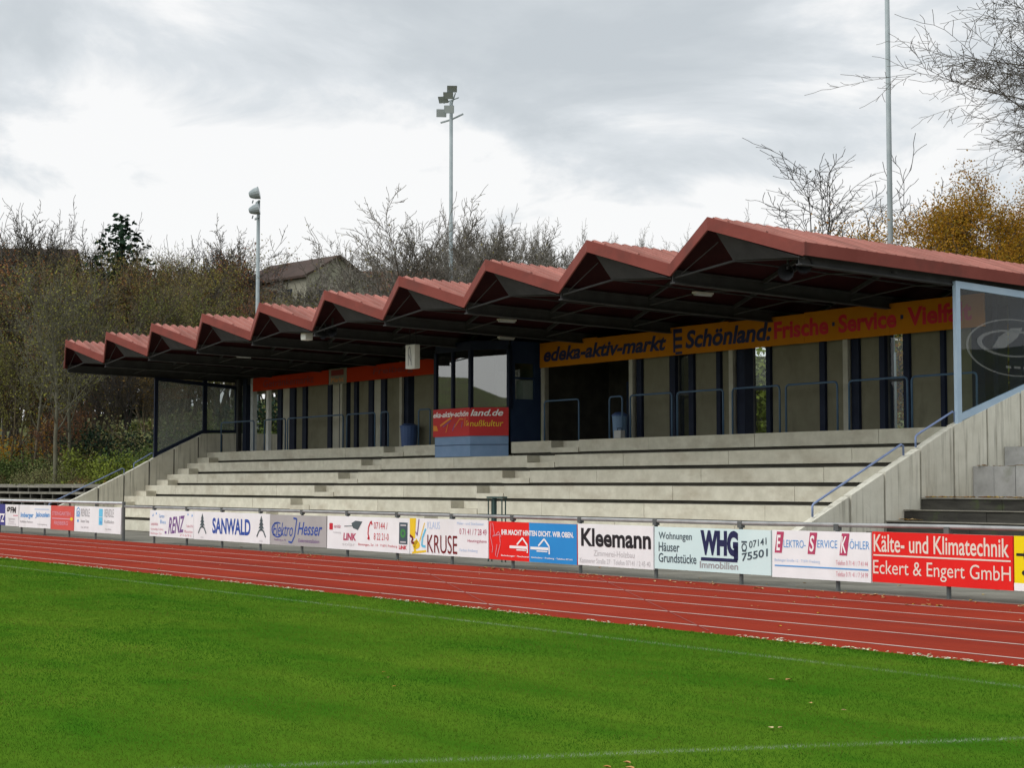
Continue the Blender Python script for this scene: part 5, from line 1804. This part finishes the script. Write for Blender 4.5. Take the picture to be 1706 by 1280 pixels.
    # shrubs on the bank, (key, column, distance, height, label)
    sh = [('sh_yellow', 22, 99, 4.6, 'yellow leaved shrub at the left picture edge on the bank'), ('sh_green', 60, 95, 2.8, 'green shrub on the bank left of the thin trunks'), ('sh_green', 28, 98, 2.4, 'broad green shrub at the left picture edge'),
          ('sh_green', 8, 90, 2.2, 'low green shrub at the left picture edge above the stone seats'), ('sh_sage', 40, 87, 1.7, 'grey-green low shrub above the stone seats near the left edge'), ('sh_sage', 75, 87, 1.6, 'grey-green shrub above the stone seats, second from left'), ('sh_sage', 105, 86, 1.9, 'grey-green shrub below the thin trunks'),
          ('sh_sage', 60, 84, 1.1, 'lowest grey-green shrub along the stone kerb near the left edge'), ('thick_d', 95, 96, 4.8, 'reddish brown bare shrub between the thin trunks'), ('thick_d', 128, 94, 5.2, 'reddish brown shrub right of the thin trunks'), ('sh_brown', 148, 82, 0.9, 'rust brown low shrub beside the left stair rail'), ('sh_brown', 175, 81, 0.9, 'rust brown low shrub nearest the left stair rail'),
          ('sh_lime', 158, 93, 2.3, 'lime green shrub in the middle of the bank'), ('sh_lime', 212, 81, 2.0, 'bright lime shrub beside the glass screen post'), ('sh_lime', 190, 80, 1.3, 'small lime shrub above the left stair rail'),
          ('sh_dark', 200, 96, 3.6, 'dark green shrub behind the lime shrubs'), ('sh_sage', 178, 97, 3.2, 'grey-green shrub left of the dark one'), ('sh_green', 238, 90, 2.6, 'green shrub just left of the glass screen post'), ('sh_sage', 225, 97, 3.4, 'tall grey-green shrub behind the glass screen post'),
          ('sh_sage', 125, 84, 1.5, 'grey-green low shrub left of the rust brown ones'), ('sh_brown', 20, 85, 1.3, 'brown low shrub above the stone seats at the left edge'),
          ('sh_green', 290, 92, 2.6, 'green shrub seen through the left glass screen, left half'), ('sh_green', 325, 92, 2.4, 'green shrub seen through the left glass screen, right half'), ('sh_sage', 305, 98, 4.0, 'grey-green shrub seen through the left glass screen'),
          ('sh_green', 372, 92, 3.8, 'green shrub seen through the narrow left pane'), ('sh_green', 428, 84, 3.0, 'green shrub seen through the open bay of the rear wall'), ('sh_dark', 452, 88, 4.2, 'dark shrub behind the open bay of the rear wall')]
    for k, px, d, h, lb in sh:
        d = max(d, (32.4 + 0.45 * h) / math.sin(YAW + math.atan((px - 853) / 2778.0)))
        plant(k, px, d, h, lb, 'shrub', sx=rnd.uniform(1.0, 1.3))
    for px, lb in ((1135, 'yellow-green shrub behind the left slot window'), (1262, 'yellow-green shrub behind the middle slot window'), (1489, 'yellow-green shrub behind the right slot window'), (1640, 'yellow-green shrub behind the right glass screen')):
        plant('sh_lime' if px != 1489 else 'sh_yellow', px, 58 if px > 1400 else 68, 4.5, lb, 'shrub', sx=1.1)


vegetation()


# ------------------------------------------------------------------ ground cover
def ground_cover():
    # leafy undergrowth on the bank
    rg = random.Random(77)
    V, F, mi = [], [], []
    mats = ['leaf_sage', 'leaf_rust', 'leaf_grass', 'leaf_grass']
    for i in range(190000):
        px = rg.uniform(-230, 480)
        d = rg.uniform(78, 140)
        x, y = polar(px, d)
        if y < 31.8: continue
        if x > -71.6: continue
        z = TZ(x, y)
        n0 = len(F)
        k = (math.sin(x * 0.35 + 1) + math.sin(y * 0.6 + x * 0.2) + rg.gauss(0, 0.6))
        m = 1 if k < -0.7 else 0 if k < 0.4 else 3 if k < 1.0 else 2
        leaf_faces(rg, [Vector((x, y, z + abs(rg.gauss(0, 0.18)) + 0.03))], 0.17, V, F, 0.2)
        mi += [m] * (len(F) - n0)
    me = mesh_from('undergrowth', V, F, mats, mi)
    o = bpy.data.objects.new('undergrowth', me)
    COL.objects.link(o)
    tag(o, 'low tangled undergrowth of mixed leaves covering the bank', 'undergrowth', kind='stuff')


ground_cover()


def vnoise(x, y, seed):
    """smooth value noise on a grid, vectorised"""
    xi, yi = np.floor(x).astype(int), np.floor(y).astype(int)
    fx, fy = x - xi, y - yi
    fx, fy = fx * fx * (3 - 2 * fx), fy * fy * (3 - 2 * fy)

    def h(a, b):
        n = (a * 374761393 + b * 668265263 + seed * 974711) & 0x7fffffff
        n = ((n ^ (n >> 13)) * 1274126177) & 0x7fffffff
        return ((n ^ (n >> 16)) & 0xffff) / 65535.0
    return (h(xi, yi) * (1 - fx) + h(xi + 1, yi) * fx) * (1 - fy) + (h(xi, yi + 1) * (1 - fx) + h(xi + 1, yi + 1) * fx) * fy


CURVE = np.array([(-10.6, 1.6), (-9.9, 3.6), (-9.3, 5.06), (-8.73, 6.3), (-8.22, 7.61), (-7.35, 9.61), (-6.4, 12.0)])


def chalk(x, y):
    """how much chalk lies on the grass here"""
    m1 = np.exp(-((y - 12.03) / 0.055) ** 2)
    cx = np.interp(y, CURVE[:, 1], CURVE[:, 0])
    m2 = np.exp(-((x - cx) / 0.065) ** 2) * (y < 12) * (y > 1.5)
    w = vnoise(x * 1.3, y * 1.3, 5) * 0.7 + vnoise(x * 9, y * 9, 6) * 0.6
    return np.clip(np.maximum(m1 * 0.62, m2 * 0.85) * np.clip(w * 1.3, 0.15, 1), 0, 1)


def turf():
    g = np.random.default_rng(4)
    n = 1150000
    a0, a1 = math.radians(35.7 - 17.1 - 13), math.radians(35.7 + 17.1 + 13)
    u = g.random(n)
    d = 7.5 + 45 * u ** 1.35
    a = a0 + (a1 - a0) * g.random(n)
    x, y = -d * np.cos(a), d * np.sin(a)
    edge = 13.30 + 0.10 * (vnoise(x * 1.7, y * 0 + 3, 8) - 0.5) + 0.05 * (vnoise(x * 7, y * 0, 9) - 0.5)
    k = y < edge
    x, y, d = x[k], y[k], d[k]
    n = len(x)
    rx, ry = x * math.sin(YAW) + y * math.cos(YAW), -x * math.cos(YAW) + y * math.sin(YAW)
    low = vnoise(x * 0.22, y * 0.9, 1) * 0.25 + vnoise(rx * 0.5, ry * 0.5, 2) * 0.20 + vnoise(rx * 1.6, ry * 1.4, 3) * 0.28 + vnoise(rx * 5, ry * 3.5, 4) * 0.27
    rough_edge = np.clip(1 - (edge[k] - y) / 0.35, 0, 1)
    h = (0.007 + 0.007 * g.random(n) + 0.007 * low + 0.012 * rough_edge) * (0.8 + 0.2 * np.minimum(d / 10, 2))
    w = (0.0013 + 0.0013 * g.random(n)) * np.maximum(d / 9.0, 1) ** 1.0
    az = g.random(n) * 2 * np.pi
    tilt = g.normal(0, 0.9, n) * h
    ta = g.random(n) * 2 * np.pi
    v = np.zeros((n, 3, 3))
    v[:, 0] = np.stack([x - w * np.cos(az), y - w * np.sin(az), np.full(n, -0.004)], -1)
    v[:, 1] = np.stack([x + w * np.cos(az), y + w * np.sin(az), np.full(n, -0.004)], -1)
    v[:, 2] = np.stack([x + tilt * np.cos(ta), y + tilt * np.sin(ta), h], -1)
    me = bpy.data.meshes.new('turf')
    me.vertices.add(n * 3)
    me.vertices.foreach_set('co', v.ravel())
    me.loops.add(n * 3)
    me.loops.foreach_set('vertex_index', np.arange(n * 3, dtype=np.int32))
    me.polygons.add(n)
    me.polygons.foreach_set('loop_start', np.arange(0, n * 3, 3, dtype=np.int32))
    me.polygons.foreach_set('loop_total', np.full(n, 3, dtype=np.int32))
    me.update(calc_edges=True)
    t = np.clip((low - 0.35) / 0.28, 0, 1)[:, None]
    dark, lite = np.array([[0.036, 0.118, 0.008]]), np.array([[0.098, 0.178, 0.015]])
    c = dark * (1 - t) + lite * t
    c = c * (0.90 + 0.20 * g.random((n, 1)))
    dry = (g.random(n) < 0.02 + 0.10 * (vnoise(x * 0.9, y * 1.6, 12) > 0.78))[:, None]
    c = np.where(dry, np.array([[0.15, 0.145, 0.03]]), c)
    rim = (rough_edge * 0.5)[:, None]
    c = c * (1 - rim) + np.array([[0.045, 0.15, 0.008]]) * rim
    ch = chalk(x, y)[:, None] * 0.85
    c = c * (1 - ch) + np.array([[0.50, 0.56, 0.46]]) * ch
    col = np.ones((n, 3, 4))
    col[:, :, :3] = c[:, None, :]
    at = me.color_attributes.new('col', 'FLOAT_COLOR', 'POINT')
    at.data.foreach_set('color', col.ravel())
    me.materials.append(MATS['grass_blade'])
    o = bpy.data.objects.new('grass', me)
    COL.objects.link(o)
    tag(o, 'short mown green turf of the football pitch with worn chalk lines', 'grass', kind='stuff')


turf()


def litter():
    rg = random.Random(9)
    V, F = [], []

    def leaf(x, y, z, s):
        # a curled leaf lying on the ground: two halves folded along the midrib
        a = rg.uniform(0, 6.28)
        c, si = math.cos(a), math.sin(a)
        i = len(V)
        up = s * rg.uniform(0.1, 0.45)
        for lx, ly, lz in ((-s, 0, up * .4), (-s * .3, s * .55, up), (s * .5, s * .45, up * .8), (s, 0, up * .2), (s * .4, -s * .5, up), (-s * .4, -s * .5, up * .7), (0, 0, 0)):
            V.append(Vector((x + lx * c - ly * si, y + lx * si + ly * c, z + lz + 0.004)))
        for k in range(6):
            F.append((i + 6, i + k, i + (k + 1) % 6))
    # along the fence foot and the outer lanes, in drifts
    for (cx, cy, n, sx, sy) in ((-37.0, 20.0, 16, 0.9, 0.2), (-36.2, 19.2, 8, 0.6, 0.25), (-35.2, 19.5, 6, 0.5, 0.2), (-27.5, 19.9, 14, 0.9, 0.2), (-25.4, 19.9, 10, 0.7, 0.15), (-24.6, 19.6, 12, 0.5, 0.15),
                                (-22.0, 19.8, 9, 0.5, 0.12), (-20.6, 19.6, 5, 0.4, 0.1), (-18.3, 18.9, 5, 0.15, 0.08), (-16.0, 19.0, 9, 0.25, 0.1), (-18.4, 19.8, 7, 0.6, 0.1), (-14.8, 19.9, 5, 0.3, 0.1)):
        for _ in range(n):
            leaf(rg.gauss(cx, sx), rg.gauss(cy, sy), 0, rg.uniform(0.03, 0.065))
    for _ in range(150):
        leaf(rg.uniform(-60, -12), 20.05 + abs(rg.gauss(0, 0.25)) - 0.1, 0, rg.uniform(0.02, 0.05))
    for _ in range(60):
        leaf(rg.uniform(-45, -10), rg.uniform(13.5, 20), 0, rg.uniform(0.018, 0.04))
    for _ in range(90):
        leaf(rg.uniform(-45, -12), rg.uniform(20.6, 27), -0.02 - 0.0, rg.uniform(0.03, 0.06))
    # on the pitch
    for (x, y, s) in ((-10.66, 10.68, 0.075), (-10.8, 10.6, 0.05), (-8.67, 8.5, 0.06), (-8.62, 8.55, 0.045), (-9.45, 9.7, 0.05), (-7.95, 6.6, 0.06), (-8.1, 6.7, 0.05), (-8.05, 6.5, 0.05), (-9.0, 9.6, 0.04), (-12.3, 7.6, 0.04), (-12.9, 7.9, 0.035), (-13.3, 8.1, 0.035)):
        leaf(x, y, 0.012, s * 0.62)
    # against the right side wall and on the dark steps
    for (x, y, z, n, sx, sy) in ((-25.8, 30.95, 1.43, 60, 0.4, 0.15), (-25.2, 31.2, 1.43, 60, 0.5, 0.3), (-24.0, 31.1, 1.43, 50, 0.9, 0.3), (-25.0, 32.3, 1.43, 60, 0.8, 0.2), (-25.8, 33.2, 2.18, 20, 0.3, 0.3), (-25.9, 29.9, 0.92, 16, 0.2, 0.15), (-25.6, 34.4, 2.66, 14, 0.4, 0.2), (-26.0, 28.7, 0.44, 12, 0.25, 0.2)):
        for _ in range(n):
            leaf(min(max(rg.gauss(x, sx), XR + 0.08), -20), rg.gauss(y, sy), z, rg.uniform(0.04, 0.085))
    me = mesh_from('leaf_litter', V, F, ['leaf_litter'])
    o = bpy.data.objects.new('leaf_litter', me)
    COL.objects.link(o)
    tag(o, 'fallen brown and yellow leaves scattered on track, path and steps', 'leaves', kind='stuff')
    V.clear(); F.clear()
    for _ in range(1500):
        x = rg.uniform(-45, -9)
        if math.sin(x * 0.9) + math.sin(x * 2.3 + 1) + rg.gauss(0, .7) < -0.1: continue
        leaf(x, 13.29 + rg.gauss(0, 0.05), 0.012, rg.uniform(0.012, 0.038))
    me = mesh_from('edge_crumbs', V, F, ['leaf_pale'])
    o = bpy.data.objects.new('edge_crumbs', me)
    COL.objects.link(o)
    tag(o, 'pale chalk crumbs and clippings along the edge of the turf', 'crumbs', kind='stuff')


litter()
